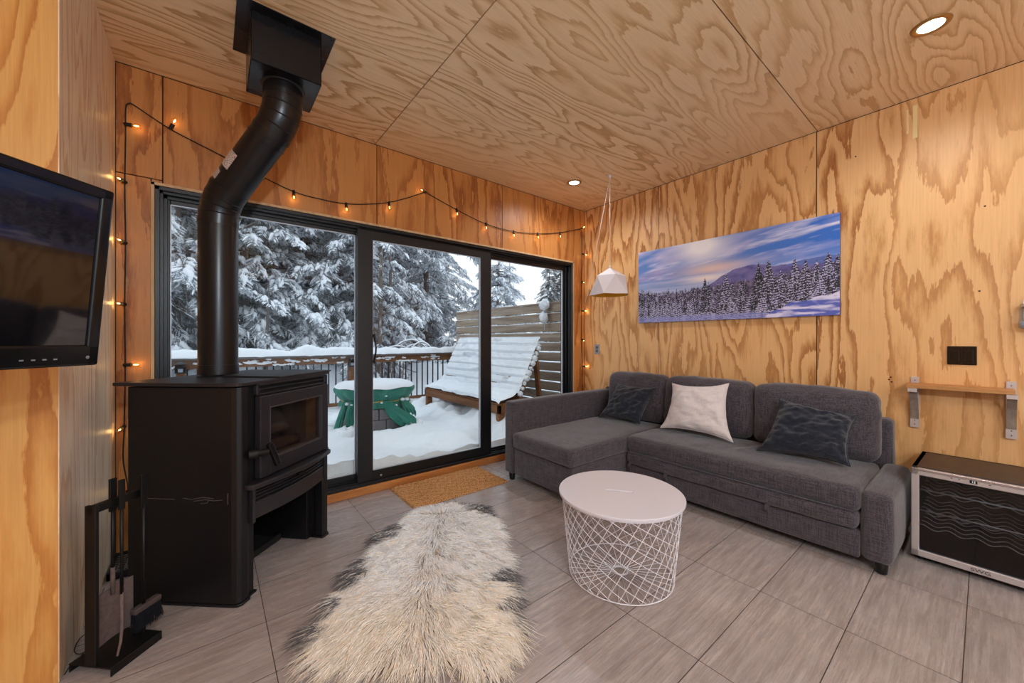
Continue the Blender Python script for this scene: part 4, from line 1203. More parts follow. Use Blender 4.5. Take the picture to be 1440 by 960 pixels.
# ------------------------------------------------------------------ wine cooler
wc = thing('wine_cooler', 'low dark wine cooler with a silver framed glass door beside the sofa arm', 'wine cooler', (2.92, .035, 0), math.radians(-1.2))
fx = 0.0; HW = .212; D_ = .455; HT = .497
# local x to the wall, y along it
a = MB(); th = .022
a.box((.030,-HW,.020),(D_,-HW+th,HT)); a.box((.030,HW-th,.020),(D_,HW,HT)); a.box((.030,-HW,HT-th),(D_,HW,HT)); a.box((.030,-HW,.020),(D_,HW,.020+th)); a.box((D_-th,-HW,.02),(D_,HW,HT))
o = a.build('cabinet', M['fridge_body'], wc); bevel(o, .003)
a = MB(); e = .004
a.box((.032,-HW+th,.042),(D_-th,-HW+th+e,HT-th)); a.box((.032,HW-th-e,.042),(D_-th,HW-th,HT-th)); a.box((D_-th-e,-HW+th,.042),(D_-th,HW-th,HT-th)); a.box((.032,-HW+th,.042),(D_-th,HW-th,.046)); a.box((.032,-HW+th,HT-th-e),(D_-th,HW-th,HT-th))
a.build('liner', mat_plain('dark_liner', srgb(52,50,54), .5), wc)
wdoor = thing('glass_door', None, None); wdoor.parent = wc
a = MB(); z0, z1 = .030, HT-.004
a.box((0,-HW,z0),(.026,-HW+.030,z1)); a.box((0,HW-.030,z0),(.026,HW,z1)); a.box((0,-HW,z1-.036),(.026,HW,z1)); a.box((0,-HW,z0),(.026,HW,z0+.034))
o = a.build('door_frame', M['alu_bare'], wdoor); bevel(o, .004, 3)
MB().box((.008,-HW+.028,z0+.03),(.013,HW-.028,z1-.034)).build('glass', M['dark_glass'], wdoor)
a = MB().box((-.002,HW-.020,z0+.10),(.003,HW-.004,z0+.36)); 
a = MB().rbox((-.006,-HW+.02,z1-.012),(.004,HW-.012,z1+.002),.004,(2,8,2)); a.build('grip_lip', M['steel'], wdoor, True)
a = MB().box((-.0012,-.012,z1-.026),(.001,.012,z1-.012)); a.build('display', M['gloss_black'], wdoor)
def text_obj(name, body, size, mat, parent, loc, rot, ext=.0004, sx=1.0):
    c = bpy.data.curves.new(name, 'FONT'); c.body = body; c.size = size; c.extrude = ext; c.align_x = 'CENTER'; c.align_y = 'CENTER'
    o = bpy.data.objects.new(name, c); COL.objects.link(o)
    dg = bpy.context.evaluated_depsgraph_get(); me = bpy.data.meshes.new_from_object(o.evaluated_get(dg)); me.name = name
    bpy.data.objects.remove(o)
    o = bpy.data.objects.new(name, me); COL.objects.link(o); me.materials.clear(); me.materials.append(mat)
    o.parent = parent; o.location = loc; o.rotation_euler = rot; o.scale = (sx,1,1)
    return o
RXT = (PI/2, 0, -PI/2)     # reads along -y when seen from the -x side
text_obj('display_digits', '12', .013, mat_emit('digit_glow', (.8,.9,.7,1), 1.2), wdoor, (-.0018, 0, z1-.019), RXT)
text_obj('logo', 'SWG', .021, mat_plain('dark_logo', srgb(40,36,38), .4), wdoor, (-.0008, -.022, z0+.016), RXT, sx=1.35)
for y in (.07,.045,-.05): MB().box((-.0008,y-.003,z1-.021),(.001,y+.003,z1-.017)).build('touch_button', M['iron'], wdoor)
for zi, z in enumerate((.375,.265)):
    rk = thing('bottle_rack', None, None); rk.parent = wc; rk.location = (0,0,z)
    a = MB().tube([(.040,-HW+.028,0),(.040,HW-.028,0)], .0032, 8); a.box((.036,-HW+.027,-.003),(.044,HW-.027,.002)); a.build('front_bar', M['rack'], rk, True)
    a = MB()
    for k, x in enumerate((.055,.12,.19,.26,.33)):
        for zz in (-.012,):
            pts = [(x, -HW+.028+(2*HW-.056)*i/48, zz-.002+.009*math.cos(2*PI*4*i/48+.5)) for i in range(49)]
            a.tube(pts, .0020, 6)
    a.build('wavy_wires', M['rack'], rk, True)
rk = thing('bottle_rack', None, None); rk.parent = wc; rk.location = (0,0,.175)
a = MB()
for k, x in enumerate((.055,.12,.19,.26,.33)):
    pts = [(x, -HW+.028+(2*HW-.056)*i/48, .009*math.cos(2*PI*4*i/48+.5)) for i in range(49)]; a.tube(pts, .0022, 6)
a.build('wavy_wires', M['rack'], rk, True)
for x in (.06,.40):
    for y in (-.18,.18): MB().lathe([(.014,0),(.016,.004),(.014,.021)], (x,y,0), 14).build('foot', M['black_plastic'], wc, True)

# ------------------------------------------------------------------ pendant lamp
pl = thing('pendant_lamp', 'white faceted pendant lamp with a gold inside hanging beside the corner', 'pendant lamp', (2.868, 2.150, CZ))
zt = -.845; 
# faceted shade: apex, upper ring, lower ring (5 and 10 points)
def shade(scale, off, name, mat, flip):
    V = []; F = []
    V.append((0,0,zt+off*.2))
    up = []; lo = []
    for k in range(5):
        a_ = 2*PI*k/5+.35; up.append(len(V)); V.append((.138*scale*math.cos(a_), .138*scale*math.sin(a_), zt-.080+off))
    for k in range(5):
        a_ = 2*PI*(k+.5)/5+.35; lo.append(len(V)); V.append((.186*scale*math.cos(a_), .186*scale*math.sin(a_), zt-.252))
        a_ = 2*PI*(k+1)/5+.35; lo.append(len(V)); V.append((.160*scale*math.cos(a_), .160*scale*math.sin(a_), zt-.256))
    for k in range(5):
        n_ = (k+1) % 5
        F.append((0, up[k], up[n_]))
        F.append((up[k], lo[2*k], up[n_])); F.append((up[n_], lo[2*k], lo[2*k+1])); F.append((up[k], lo[(2*k-1) % 10], lo[2*k]))
    if flip: F = [f[::-1] for f in F]
    m_ = MB(); m_.add(V, F); return m_.build(name, mat, pl)
t_ = shade(1.0, 0, 'shade', mat_plain('white_lamp_shade', srgb(232,226,230), .5), False)
t_.rotation_euler = (0, 0, 0)
shade(.975, -.006, 'shade_lining', M['gold'], True)
MB().lathe([(.002,zt+.022),(.008,zt+.018),(.012,zt-.004),(.006,zt-.012)], (0,0,0), 16, caps=False).build('cord_grip', M['white_cord'], pl, True)
MB().lathe([(.016,zt-.03),(.018,zt-.035),(.018,zt-.085),(.010,zt-.09)], (0,0,0), 18).build('lamp_holder', M['white_paint'], pl, True, angle=40)
MB().lathe([(.010,zt-.088),(.014,zt-.10),(.027,zt-.125),(.027,zt-.14),(.016,zt-.158),(.001,zt-.163)], (0,0,0), 22).build('light_bulb', mat_plain('frosted_bulb', srgb(240,236,228), .3), pl, True)
MB().tube([(0,0,zt+.015),(0,0,-.02)], .0028, 8).build('cord', M['white_cord'], pl, True)
MB().lathe([(.001,-.022),(.010,-.020),(.011,-.004),(.018,-.002),(.018,-.0003)], (0,0,0), 20).build('ceiling_hook', M['white_paint'], pl, True, angle=40)
# swagged supply cord down to the corner
A = Vector((.004,.004,-.015)); B = Vector((3.385-2.868, 2.915-2.150, 1.500-CZ)); pts = [A.lerp(B, i/14) - Vector((0,0,.035*math.sin(PI*i/14))) for i in range(15)]
MB().tube(pts, .0026, 8).build('swag_cord', M['white_cord'], pl, True)

# ------------------------------------------------------------------ television
h_ = Vector((.668,.746,0)); nrm = Vector((.746,-.668,0))
tilt = math.atan2(.053,.50)
TVW, TVH = .79, .50
tv = thing('television', 'black flat television tilted in front of the orange plywood', 'television', (0,0,0))
# local axes: x along screen (towards the right edge), y into the back, z up
top = Vector((-.213,1.565,1.597)); bot = Vector((-.255,1.598,1.096))
up = Vector((0,0,1))*math.cos(tilt) + nrm*math.sin(tilt)
mid = (top+bot)/2
xax = h_; zax = up.normalized(); yax = zax.cross(xax).normalized()
ctr = mid - xax*(TVW/2)
tv.matrix_world = Matrix(((xax.x,yax.x,zax.x,ctr.x),(xax.y,yax.y,zax.y,ctr.y),(xax.z,yax.z,zax.z,ctr.z),(0,0,0,1)))
w2, h2 = TVW/2, TVH/2
a = MB(); b1, b2 = .030, .058
a.box((-w2,0,-h2),(-w2+b1,.028,h2)); a.box((w2-b1,0,-h2),(w2,.028,h2)); a.box((-w2,0,h2-b1),(w2,.028,h2)); a.box((-w2,0,-h2),(w2,.028,-h2+b2))
o = a.build('bezel', M['gloss_black'], tv); bevel(o, .006, 3)
MB().box((-w2+.02,.007,-h2+.04),(w2-.02,.020,h2-.02)).build('screen', M['screen'], tv)
a = MB().rbox((-w2+.01,.020,-h2+.01),(w2-.01,.050,h2-.01),.01,(4,2,4)); a.rbox((-.25,.045,-.16),(.25,.078,.15),.012,(3,2,3)); a.build('back_cover', M['black_plastic'], tv, True, angle=40)
for k in range(9): 
    x = w2-.10-.022*k-(.03 if k > 3 else 0)
    MB().box((x-.004,-.0006,-h2+.020),(x+.004,.001,-h2+.0235)).build('control_mark', mat_plain('grey_print', srgb(120,120,124), .5) if k == 0 else bpy.data.materials['grey_print'], tv)
MB().lathe([(.0004,-.0007),(.004,-.0005),(.0045,0)], (w2-.028,0,-h2+.024), 12, 'y', caps=False).build('power_lamp', bpy.data.materials['grey_print'], tv)
# folding wall arm
inv = tv.matrix_world.inverted()
def L_(p): return inv @ Vector(p)
wp = Vector((-.62, LY-.004, 1.33)); back = ctr + yax*.085; knee = Vector((-.60, 1.78, 1.33))
a = MB(); a.beam(L_((-.62, LY-.030, 1.33)), L_(knee), .03, .05, L_(ctr+Vector((0,0,1)))-L_(ctr)); a.beam(L_(knee), L_(back), .03, .05, L_(ctr+Vector((0,0,1)))-L_(ctr)); a.build('swing_arm', M['iron'], tv)
a = MB(); c0 = L_((-.62, LY-.018, 1.33)); a.beam(L_((-.62, LY-.016, 1.22)), L_((-.62, LY-.016, 1.44)), .12, .028, L_(ctr+Vector((0,1,0)))-L_(ctr)); a.build('wall_plate', M['iron'], tv)

# ------------------------------------------------------------------ festoon lights
sl = thing('string_lights', 'string of small warm bulbs on a black cord round the sliding door', 'string lights', (1.4, 2.92, 2.3))
SO = sl.location; yw = BW-.010
path = [(-.350,.10),(-.352,.34),(-.372,.52),(-.368,.70),(-.364,1.01),(-.366,1.36),(-.363,1.70),(-.366,2.0),(-.363,2.25),(-.362,2.43),(-.350,2.465),(-.325,2.462),(-.179,2.384),(.013,2.317),(.22,2.245),(.44,2.178),(.62,2.165),(.777,2.171),(.94,2.205),(1.095,2.253),(1.25,2.325),(1.403,2.407),(1.46,2.395),(1.703,2.329),(2.016,2.263),(2.349,2.250),(2.674,2.286),(3.002,2.352),(3.329,2.451),(3.372,2.44),(3.378,2.17),(3.370,1.847),(3.372,1.508),(3.370,1.178),(3.385,.864),(3.391,.50),(3.392,.2)]
pw = [Vector((x, yw, z)) for x, z in path]
MB().tube(smooth_pts(pw, 6), .0034, 6).build('cord', M['cord_black'], sl, True, at=SO)
def fest(x, z, dx, dz, out=.010):
    d = Vector((dx, -.25, dz)).normalized(); p = Vector((x, yw-.008, z))
    s = MB().tube([p-d*.006, p+d*.022], [.0085,.0095], 12); s.tube([p+d*.020, p+d*.026], .0105, 12)
    so = s.build('socket', M['cord_black'], sl, True, at=SO, angle=40)
    q = p + d*.026; prof = [(.005,0),(.007,.005),(.0125,.015),(.0145,.023),(.012,.033),(.005,.038),(.0006,.039)]
    b = MB(); pts = [q + d*z_ for r_, z_ in prof]; b.tube(pts, [r_ for r_, z_ in prof], 14, caps=False)
    bo = b.build('bulb', M['bulb_glass'], so, True, at=SO)
    f = MB(); f.tube([q+d*.008, q+d*.018, q+d*.030], [.0012,.0042,.0015], 6); f.build('filament', M['bulb'], so, at=SO)
    L = bpy.data.lights.new('glow', 'POINT'); L.energy = 0.10; L.color = (1.0,.60,.22); L.shadow_soft_size = .006
    lo = bpy.data.objects.new('glow', L); COL.objects.link(lo); lo.parent = so; lo.location = q + d*.024 - SO
for b in [(-.352,.345,.8,.3),(-.368,.70,-.06,-.05),(-.364,1.035,1,0),(-.366,1.365,-.10,0),(-.363,1.70,-.10,.02),(-.364,2.03,-.10,0),(-.362,2.345,1,0),(-.179,2.388,.35,.8),
          (.44,2.176,0,-1),(.777,2.168,0,-1),(1.095,2.250,0,-1),(1.403,2.407,-.5,0),(1.703,2.329,0,-1),(2.016,2.263,0,-1),(2.349,2.250,0,-1),(2.674,2.286,0,-1),(3.002,2.352,0,-1),(3.345,2.455,.3,.2),
          (3.378,2.17,.15,-.1),(3.370,1.847,-.1,-.1),(3.372,1.508,.5,0),(3.370,1.178,-.1,-.1),(3.385,.864,.3,0)]: fest(*b)
# ------------------------------------------------------------------ outside: snow on the deck and beyond
def snow_grid(name, x0, x1, y0, y1, nx, ny, fn, parent=None):
    X_, Y_ = np.meshgrid(np.linspace(x0,x1,nx), np.linspace(y0,y1,ny), indexing='ij')
    Z_ = np.array([[fn(X_[i,j], Y_[i,j]) for j in range(ny)] for i in range(nx)])
    I = np.arange(nx*ny).reshape(nx,ny)
    F = np.stack([I[:-1,:-1], I[1:,:-1], I[1:,1:], I[:-1,1:]], -1).reshape(-1,4)
    return np_mesh(name, np.stack([X_,Y_,Z_],-1).reshape(-1,3), F, M['snow'], parent, True)
FP = Vector((1.565, 4.62, 0))
def deck(x, y):
    if y < 3.08: return -.03
    z = .085 + .035*fbm(x*.9, y*.9, 2.0, 3) + .012*fbm(x*5, y*5, 1.0, 3)
    z += .065*math.exp(-((y-3.08)/.13)**2)*(1+.4*mnoise.noise(Vector((x*9,y*3,0))))
    d = math.hypot(x-FP.x, y-FP.y)
    z += .10*math.exp(-((d-.52)/.16)**2)*(.6+.9*max(0,mnoise.noise(Vector((x*3.1,y*3.1,4)))+.2))
    # lumpy bank under the lounger
    e = math.exp(-((x-2.95)/.45)**2)*(1/(1+math.exp(-(y-3.4)*6)))*(1/(1+math.exp((y-5.7)*6)))
    z += e*(.19+.26*fbm(x*2.4, y*2.4, 7.0, 5))
    z += .10*max(0, fbm(x*1.8+3, y*1.8, 5.0, 5)-.05) + .02*abs(fbm(x*6, y*6, 9.0, 3))
    return z
MB().box((-4.2, 3.07, -.35), (3.95, 6.70, -.02)).build('deck', M['cedar_x'])['kind'] = 'structure'
o = snow_grid('deck_snow', -4.2, 3.78, 3.075, 6.62, 230, 120, deck); o['kind'] = 'structure'; o['label'] = 'snow lying on the deck'
def field(x, y):
    s = min(1, max(0, (y-6.7)/1.9)); s = s*s*(3-2*s)
    dip = .5*math.exp(-((x-3.1)/.7)**2)
    return -.25 + s*(.92-dip) + .10*fbm(x*.25, y*.25, 1, 4) + .05*max(0,y-9)*min(1,max(0,(14-x)/8)) + .16*fbm(x*.9, y*.9, 3, 4)*s + .05*fbm(x*4, y*4, 3, 3)*s
o = snow_grid('ground_snow', -26, 44, 6.6, 60, 160, 120, field); o['kind'] = 'structure'
o = snow_grid('yard_snow', 3.95, 30, -8, 6.6, 50, 40, lambda x, y: -.5+.06*fbm(x*.4,y*.4,1,3)); o['kind'] = 'structure'
o = snow_grid('rear_yard_snow', -20, 30, -20, -2.95, 30, 20, lambda x, y: -.3+.04*fbm(x*.4,y*.4,1,3)); o['kind'] = 'structure'

# ------------------------------------------------------------------ deck railing
RYY = 6.50
rl = thing('deck_railing', 'brown deck railing with thin black balusters under a ridge of snow', 'railing', (0, RYY, 0))
xl, xr = -3.6, 3.74
o = MB().box((xl,-.075,.905),(xr,.075,.935)).build('rail_cap', M['grey_rail'], rl); bevel(o, .004)
o = MB().box((xl,-.020,.790),(xr,.020,.905)).build('top_rail', M['cedar_x'], rl); bevel(o, .004)
o = MB().box((xl,-.020,.105),(xr,.020,.160)).build('bottom_rail', M['cedar_x'], rl); bevel(o, .004)
x = xl+.06; bal = None
posts = [-2.3, -.30, 1.80, 3.70]
while x < xr:
    if all(abs(x-p) > .06 for p in posts):
        if bal is None: bal = MB().box((-.009,-.009,.155),(.009,.009,.80)).build('baluster', M['baluster'], rl); bal.location = (x,0,0)
        else:
            c = bal.copy(); COL.objects.link(c); c.location = (x,0,0)
    x += .1065
for p in posts:
    o = MB().box((p-.045,-.055,-.1),(p+.045,.035,.905)).build('post', M['cedar'], rl); bevel(o, .004)
# snow ridge lying on the cap
V = []; F = []; n = 260; m = 9
for i in range(n+1):
    x = xl + (xr-xl)*i/n
    hgt = .105 + .050*mnoise.noise(Vector((x*1.6,1,0))) + .030*mnoise.noise(Vector((x*6,2,0))) + .016*mnoise.noise(Vector((x*17,2,0)))
    hgt += .07*math.exp(-((x-1.15)/.12)**2)
    hgt = max(.035, hgt)
    for j in range(m+1):
        t = -1+2*j/m; wv = .098+.016*mnoise.noise(Vector((x*5,t,3)))
        V.append((x, t*wv, .934 + hgt*math.sqrt(max(0,1-abs(t)**2.6)) - (.012*max(0,mnoise.noise(Vector((x*8,5,0)))) if j in (0,m) else 0)))
for i in range(n):
    for j in range(m): a_ = i*(m+1)+j; F.append((a_, a_+m+1, a_+m+2, a_+1))
mb = MB(); mb.add(V, F); mb.build('snow_ridge', M['snow'], rl, True)
# snow clinging to the face of the rail
mb = MB(); r7 = random.Random(14)
for i in range(46):
    x = r7.uniform(-.5, 3.4); w_ = r7.uniform(.02,.10); z = r7.uniform(.80,.90)
    P = [(x-w_+2*w_*k/6, -.0225, z+r7.uniform(-.008,.008)) for k in range(7)]
    mb.tube(P, [.004]+[r7.uniform(.008,.020) for _ in range(5)]+[.004], 7)
so = mb.build('clinging_snow', M['snow'], rl, True); so['kind'] = 'stuff'
def lantern(x, z, label):
    t = thing('post_lantern', label, 'lantern', (x, RYY-.10, z), 0, 'small lanterns on the railing posts')
    a = MB(); s = .048
    for sx in (-1,1):
        for sy in (-1,1): a.box((sx*s-.006,sy*s*.7-.006,-.06),(sx*s+.006,sy*s*.7+.006,.05))
    a.box((-s-.006,-s*.7-.006,-.07),(s+.006,s*.7+.006,-.055)); a.box((-s-.006,-s*.7-.006,-.012),(s+.006,-s*.7+.004,.004))
    o = a.build('frame', M['baluster'], t)
    MB().box((-s,-s*.7,-.055),(s,s*.7,.048)).build('panes', mat_glass('lantern_pane', (.8,.85,.9,1), 1.0), t)
    MB().box((-s*.5,-s*.4,-.055),(s*.5,s*.4,.0)).build('inner_lamp', M['white_paint'], t)
    a = MB(); a.add([(-s-.014,-s*.7-.014,.048),(s+.014,-s*.7-.014,.048),(s+.014,s*.7+.014,.048),(-s-.014,s*.7+.014,.048),(-.02,-.014,.078),(.02,-.014,.078),(.02,.014,.078),(-.02,.014,.078)], [(3,2,1,0),(4,5,6,7),(0,1,5,4),(1,2,6,5),(2,3,7,6),(3,0,4,7)])
    a.build('roof', M['baluster'], t)
    MB().box((-.012,.03,-.03),(.012,.055,.02)).build('mount', M['baluster'], t)
lantern(-.30, .815, 'small black lantern on the left railing post, seen just left of the stove pipe')
lantern(1.80, .815, 'small black lantern on the railing post beside the middle door frame')

# ------------------------------------------------------------------ privacy fence of weathered boards
FXX = 3.80
fc = thing('privacy_fence', 'weathered grey slatted privacy fence with snow dusted boards at the right of the deck', 'fence', (FXX, 5.0, 0))
a = MB(); sn = MB(); r8 = random.Random(31)
k = 0; z = 1.69
while z > .05:
    j = r8.uniform(-.003,.003)
    a.box((-.016+j, -2.0, z-.118), (.022+j, 1.50, z))
    # fine line of snow along the top edge
    P = []; n = 90
    rr_ = []
    for i in range(n+1):
        y = -2.0+3.5*i/n; P.append((-.004+j, y, z)); rr_.append(max(.002, .010+.012*mnoise.noise(Vector((y*2.3, z*7, 3)))+.006*mnoise.noise(Vector((y*9, z*7, 3)))))
    sn.tube(P, rr_, 6)
    z -= .140; k += 1
o = a.build('boards', M['deck_wood'], fc); bevel(o, .003, 1)
so = sn.build('snow_lines', M['snow'], fc, True); so['kind'] = 'stuff'
for y in (1.44, -.10, -1.62):
    o = MB().box((.022, y-.045, -.3), (.110, y+.045, 1.70)).build('post', M['deck_wood'], fc); bevel(o, .004)
    MB().rbox((-.02, y-.06, 1.695), (.12, y+.06, 1.735), .018, (3,3,2)).build('post_snow', M['snow'], fc, True)
o = MB().box((-.03,-2.0,1.690),(.06,1.5,1.712)).build('cap_board', M['deck_wood'], fc)
# hanging ornament plastered with snow
hg = thing('hanging_ornament', 'snow plastered ornament hanging on the slatted fence near the right door jamb', 'ornament', (FXX-.10, 3.90, 1.55))
def blob(c, r, seed, sq=(1,1,1), n=14):
    V = []; F = []
    for i in range(n+1):
        th = PI*i/n
        for j in range(n*2):
            ph = 2*PI*j/(n*2); d = Vector((math.sin(th)*math.cos(ph), math.sin(th)*math.sin(ph), math.cos(th)))
            rr = r*(1+.28*mnoise.noise(d*1.8+Vector((seed,0,0)))+.12*mnoise.noise(d*5+Vector((seed,0,0))))
            V.append((c[0]+d.x*rr*sq[0], c[1]+d.y*rr*sq[1], c[2]+d.z*rr*sq[2]))
    m_ = n*2
    for i in range(n):
        for j in range(m_): F.append((i*m_+j, i*m_+(j+1)%m_, (i+1)*m_+(j+1)%m_, (i+1)*m_+j))
    return V, F
a = MB(); a.add(*blob((0,0,.12), .078, 1, (.8,1,1))); a.add(*blob((0,.01,-.06), .070, 4, (.8,.9,1.15))); a.add(*blob((0,.07,-.05), .030, 6)); a.build('snow_clump', M['snow'], hg, True)
a = MB(); a.tube([(0,0,.19),(.01,0,.21),(.035,0,.20)], .006, 8); a.tube([(0,0,.07),(0,0,-.01)], .018, 8); a.tube([(0,0,-.12),(0,0,-.20)], [.014,.003], 8)
a.tube([(0,0,-.185),(0,0,-.27)], [.007,.0015], 8); a.build('hook_and_chime', mat_plain('frosted_metal', srgb(170,186,196), .4, .4), hg, True)

# ------------------------------------------------------------------ round stone fire pit under a green tarpaulin
fp = thing('fire_pit', 'round grey stone fire pit wrapped in a tied green tarpaulin topped with snow', 'fire pit', FP)
a = MB(); r9 = random.Random(6)
for row in range(4):
    z0 = .02+row*.125; nst = 14
    for k in range(nst):
        a0 = 2*PI*(k+.5*(row%2))/nst+.012; a1 = 2*PI*(k+1+.5*(row%2))/nst-.012; ro = .372+r9.uniform(-.008,.008); ri = .26
        P = [(ro*math.cos(a0+(a1-a0)*i/4), ro*math.sin(a0+(a1-a0)*i/4)) for i in range(5)] + [(ri*math.cos(a1), ri*math.sin(a1)), (ri*math.cos(a0), ri*math.sin(a0))]
        a.prism(P, z0, z0+.119)
o = a.build('stone_ring', mat_plain('grey_stone_block', srgb(126,122,126), .9, noise=.9, nscale=16, bump=.4), fp); bevel(o, .006, 2)
tm = NT('green_tarpaulin'); v = tm.coord('Object'); nz = tm.noise(v, 12, 3, .6)
b = tm.bsdf(tm.mix(nz, srgb(24,98,84), srgb(52,142,124)), .5, 0, .35); tm.bump(b, tm.noise(v, 26, 4, .6, .6), .6, .02)
# skirt: tight under the rim, gathered at a tie, flaring below
V = []; F = []; nu = 144; prof = [(.425,.630,.0),(.452,.615,.2),(.458,.590,.5),(.445,.560,.8),(.420,.525,.9),(.395,.490,.8),(.384,.470,.3),(.392,.450,.6),(.398,.425,.9),(.396,.400,1.0)]
for i, (r_, z_, f_) in enumerate(prof):
    for k in range(nu):
        a_ = 2*PI*k/nu
        w_ = .016*f_*math.sin(a_*17+1.5*math.sin(a_*3)+z_*5) + .012*f_*mnoise.noise(Vector((math.cos(a_)*5, math.sin(a_)*5, z_*4)))
        dz = (-.035*max(0,mnoise.noise(Vector((math.cos(a_)*2.4,math.sin(a_)*2.4,9)))) if i >= 8 else 0)
        V.append(((r_+w_)*math.cos(a_), (r_+w_)*math.sin(a_), z_+dz))
for i in range(len(prof)-1):
    for k in range(nu): l = (k+1)%nu; F.append((i*nu+k, (i+1)*nu+k, (i+1)*nu+l, i*nu+l))
mb = MB(); mb.add(V, F)
mb.lathe([(.001,.628),(.426,.628)], (0,0,0), nu, caps=False)
mb.build('tarpaulin', tm.m, fp, True)
# gathered tails hanging where the cover is knotted
def tail(ang, lean_, length, w0, w1, seed, outw=.05):
    """a bunch of tarpaulin hanging from the tie: deep folds that open towards a ragged hem"""
    V = []; F = []; n = 18; m = 60
    c0 = Vector((.398*math.cos(ang), .398*math.sin(ang), .485)); rad = Vector((math.cos(ang), math.sin(ang), 0)); tan = Vector((-rad.y, rad.x, 0))
    for i in range(n+1):
        t = i/n; w_ = (w0+(w1-w0)*math.sin(t*PI*.5))*(1-.35*max(0,(t-.7)/.3)**2)
        cc = c0 + tan*(lean_*t**1.2) + rad*(.012+outw*math.sin(t*PI*.6)) + Vector((0,0,-length*t))
        for j in range(m):
            a_ = 2*PI*j/m
            fold = .84+.16*math.sin(a_*11+seed+t*1.2)+.22*mnoise.noise(Vector((math.cos(a_)*3, math.sin(a_)*3+seed, t*2)))
            rag = (.05*mnoise.noise(Vector((math.cos(a_)*2.5, math.sin(a_)*2.5, seed)))+.02*math.sin(a_*5+seed))*t**2
            V.append(cc + tan*(w_*math.cos(a_)*fold) + rad*((.016+.030*t)*math.sin(a_)*fold) + Vector((0,0,rag)))
    for i in range(n):
        for j in range(m): l = (j+1)%m; F.append((i*m+j, i*m+l, (i+1)*m+l, (i+1)*m+j))
    V.append(cc+Vector((0,0,.05))); 
    for j in range(m): F.append((n*m+j, n*m+(j+1)%m, len(V)-1))
    mb = MB(); mb.add(V, F); return mb.build('cover_tail', tm.m, fp, True)
tail(math.radians(-92), .26, .28, .045, .130, 1, .03); tail(math.radians(-62), .10, .19, .040, .10, 7, .05); tail(math.radians(-158), -.06, .43, .035, .060, 3, .07); tail(math.radians(-146), .02, .26, .03, .05, 5)
a = MB(); a.tube([(.392*math.cos(2*PI*k/60), .392*math.sin(2*PI*k/60), .476+.006*math.sin(k*.9)) for k in range(60)], .006, 6, closed=True)
a.build('tie_rope', mat_plain('ochre_rope', srgb(196,162,84), .8), fp, True)
# snow cap
V = []; F = []; rings = 12; nu = 72
for i in range(rings+1):
    rr = .455*(i/rings)
    for k in range(nu):
        a_ = 2*PI*k/nu; p = Vector((rr*math.cos(a_), rr*math.sin(a_), 0)); t = i/rings
        V.append((p.x*(1+.01*math.sin(a_*7)), p.y, .622 + (.060+.012*fbm(p.x*4,p.y*4,3,3))*math.sqrt(max(0,1-t**5)) + (.006*math.sin(a_*9) if i == rings else 0)))
for i in range(rings):
    for k in range(nu): l = (k+1)%nu; F.append((i*nu+k, (i+1)*nu+k, (i+1)*nu+l, i*nu+l))
mb = MB(); mb.add(V, F); mb.build('snow_cap', M['snow'], fp, True)
a = MB(); r10 = random.Random(9)
for k in range(10):
    an = r10.uniform(-2.9,-.4); V, F = blob((.43*math.cos(an), .43*math.sin(an), .47+r10.uniform(-.05,.09)), r10.uniform(.012,.03), k, (1,1,.7), 8); a.add(V, F)
for an, rr_, zz in ((-2.6,.10,.14),(-2.42,.13,.12),(-2.2,.08,.12),(-1.95,.07,.10),(-1.25,.06,.10),(-.95,.09,.13),(-.7,.11,.12)): V, F = blob((.49*math.cos(an), .49*math.sin(an), zz), rr_, an, (1,1,.9), 12); a.add(V, F)
so = a.build('snow_lumps', M['snow'], fp, True); so['kind'] = 'stuff'

# ------------------------------------------------------------------ double lounger of planks, snow covered
lg = thing('deck_lounger', 'wide slanted plank lounger covered in snow against the slatted fence', 'lounger', (2.70, 4.55, 0))
LO = lg.location; yA, yB = 3.62, 5.62
def lbm(fn, name, mat, smooth=False): 
    mb = MB(); fn(mb); o = mb.build(name, mat, lg, smooth, at=LO); return o
# front apron, side rails, front leg, back supports
bevel(lbm(lambda m: m.box((2.690,yA,.285),(2.728,yB,.385)), 'front_rail', M['cedar']), .003)
for y in (yA, yB-.038): bevel(lbm(lambda m: m.box((2.69,y,.285),(3.45,y+.038,.385)), 'side_rail', M['cedar']), .003)
for y in (yB-.075, yA+.01): bevel(lbm(lambda m: m.box((2.70,y,.02),(2.79,y+.065,.29)), 'front_leg', M['cedar']), .003)
for y in (yA+.02, 4.55, yB-.09):
    bevel(lbm(lambda m: m.beam((2.98,y+.02,.36),(3.36,y+.02,1.10), .038, .085, (0,1,0)), 'back_frame', M['cedar']), .003)
    bevel(lbm(lambda m: m.beam((3.46,y+.05,.0),(3.33,y+.05,1.02), .038, .075, (0,1,0)), 'back_leg', M['cedar']), .003)
for i in range(3):
    x = 2.70+.105*i; o = lbm(lambda m: m.box((x,yA-.01,.387),(x+.098,yB+.01,.407)), 'seat_slat', M['cedar']); bevel(o, .002)
bd = (Vector((3.36,0,1.10))-Vector((2.98,0,.36))).normalized()
for i in range(7):
    p = Vector((2.965,0,.38)) + bd*(.03+.112*i)
    o = lbm(lambda m: m.beam((p.x,yA-.01,p.z),(p.x,yB+.01,p.z), .020, .105, tuple(bd)), 'back_slat', M['cedar']); bevel(o, .002)
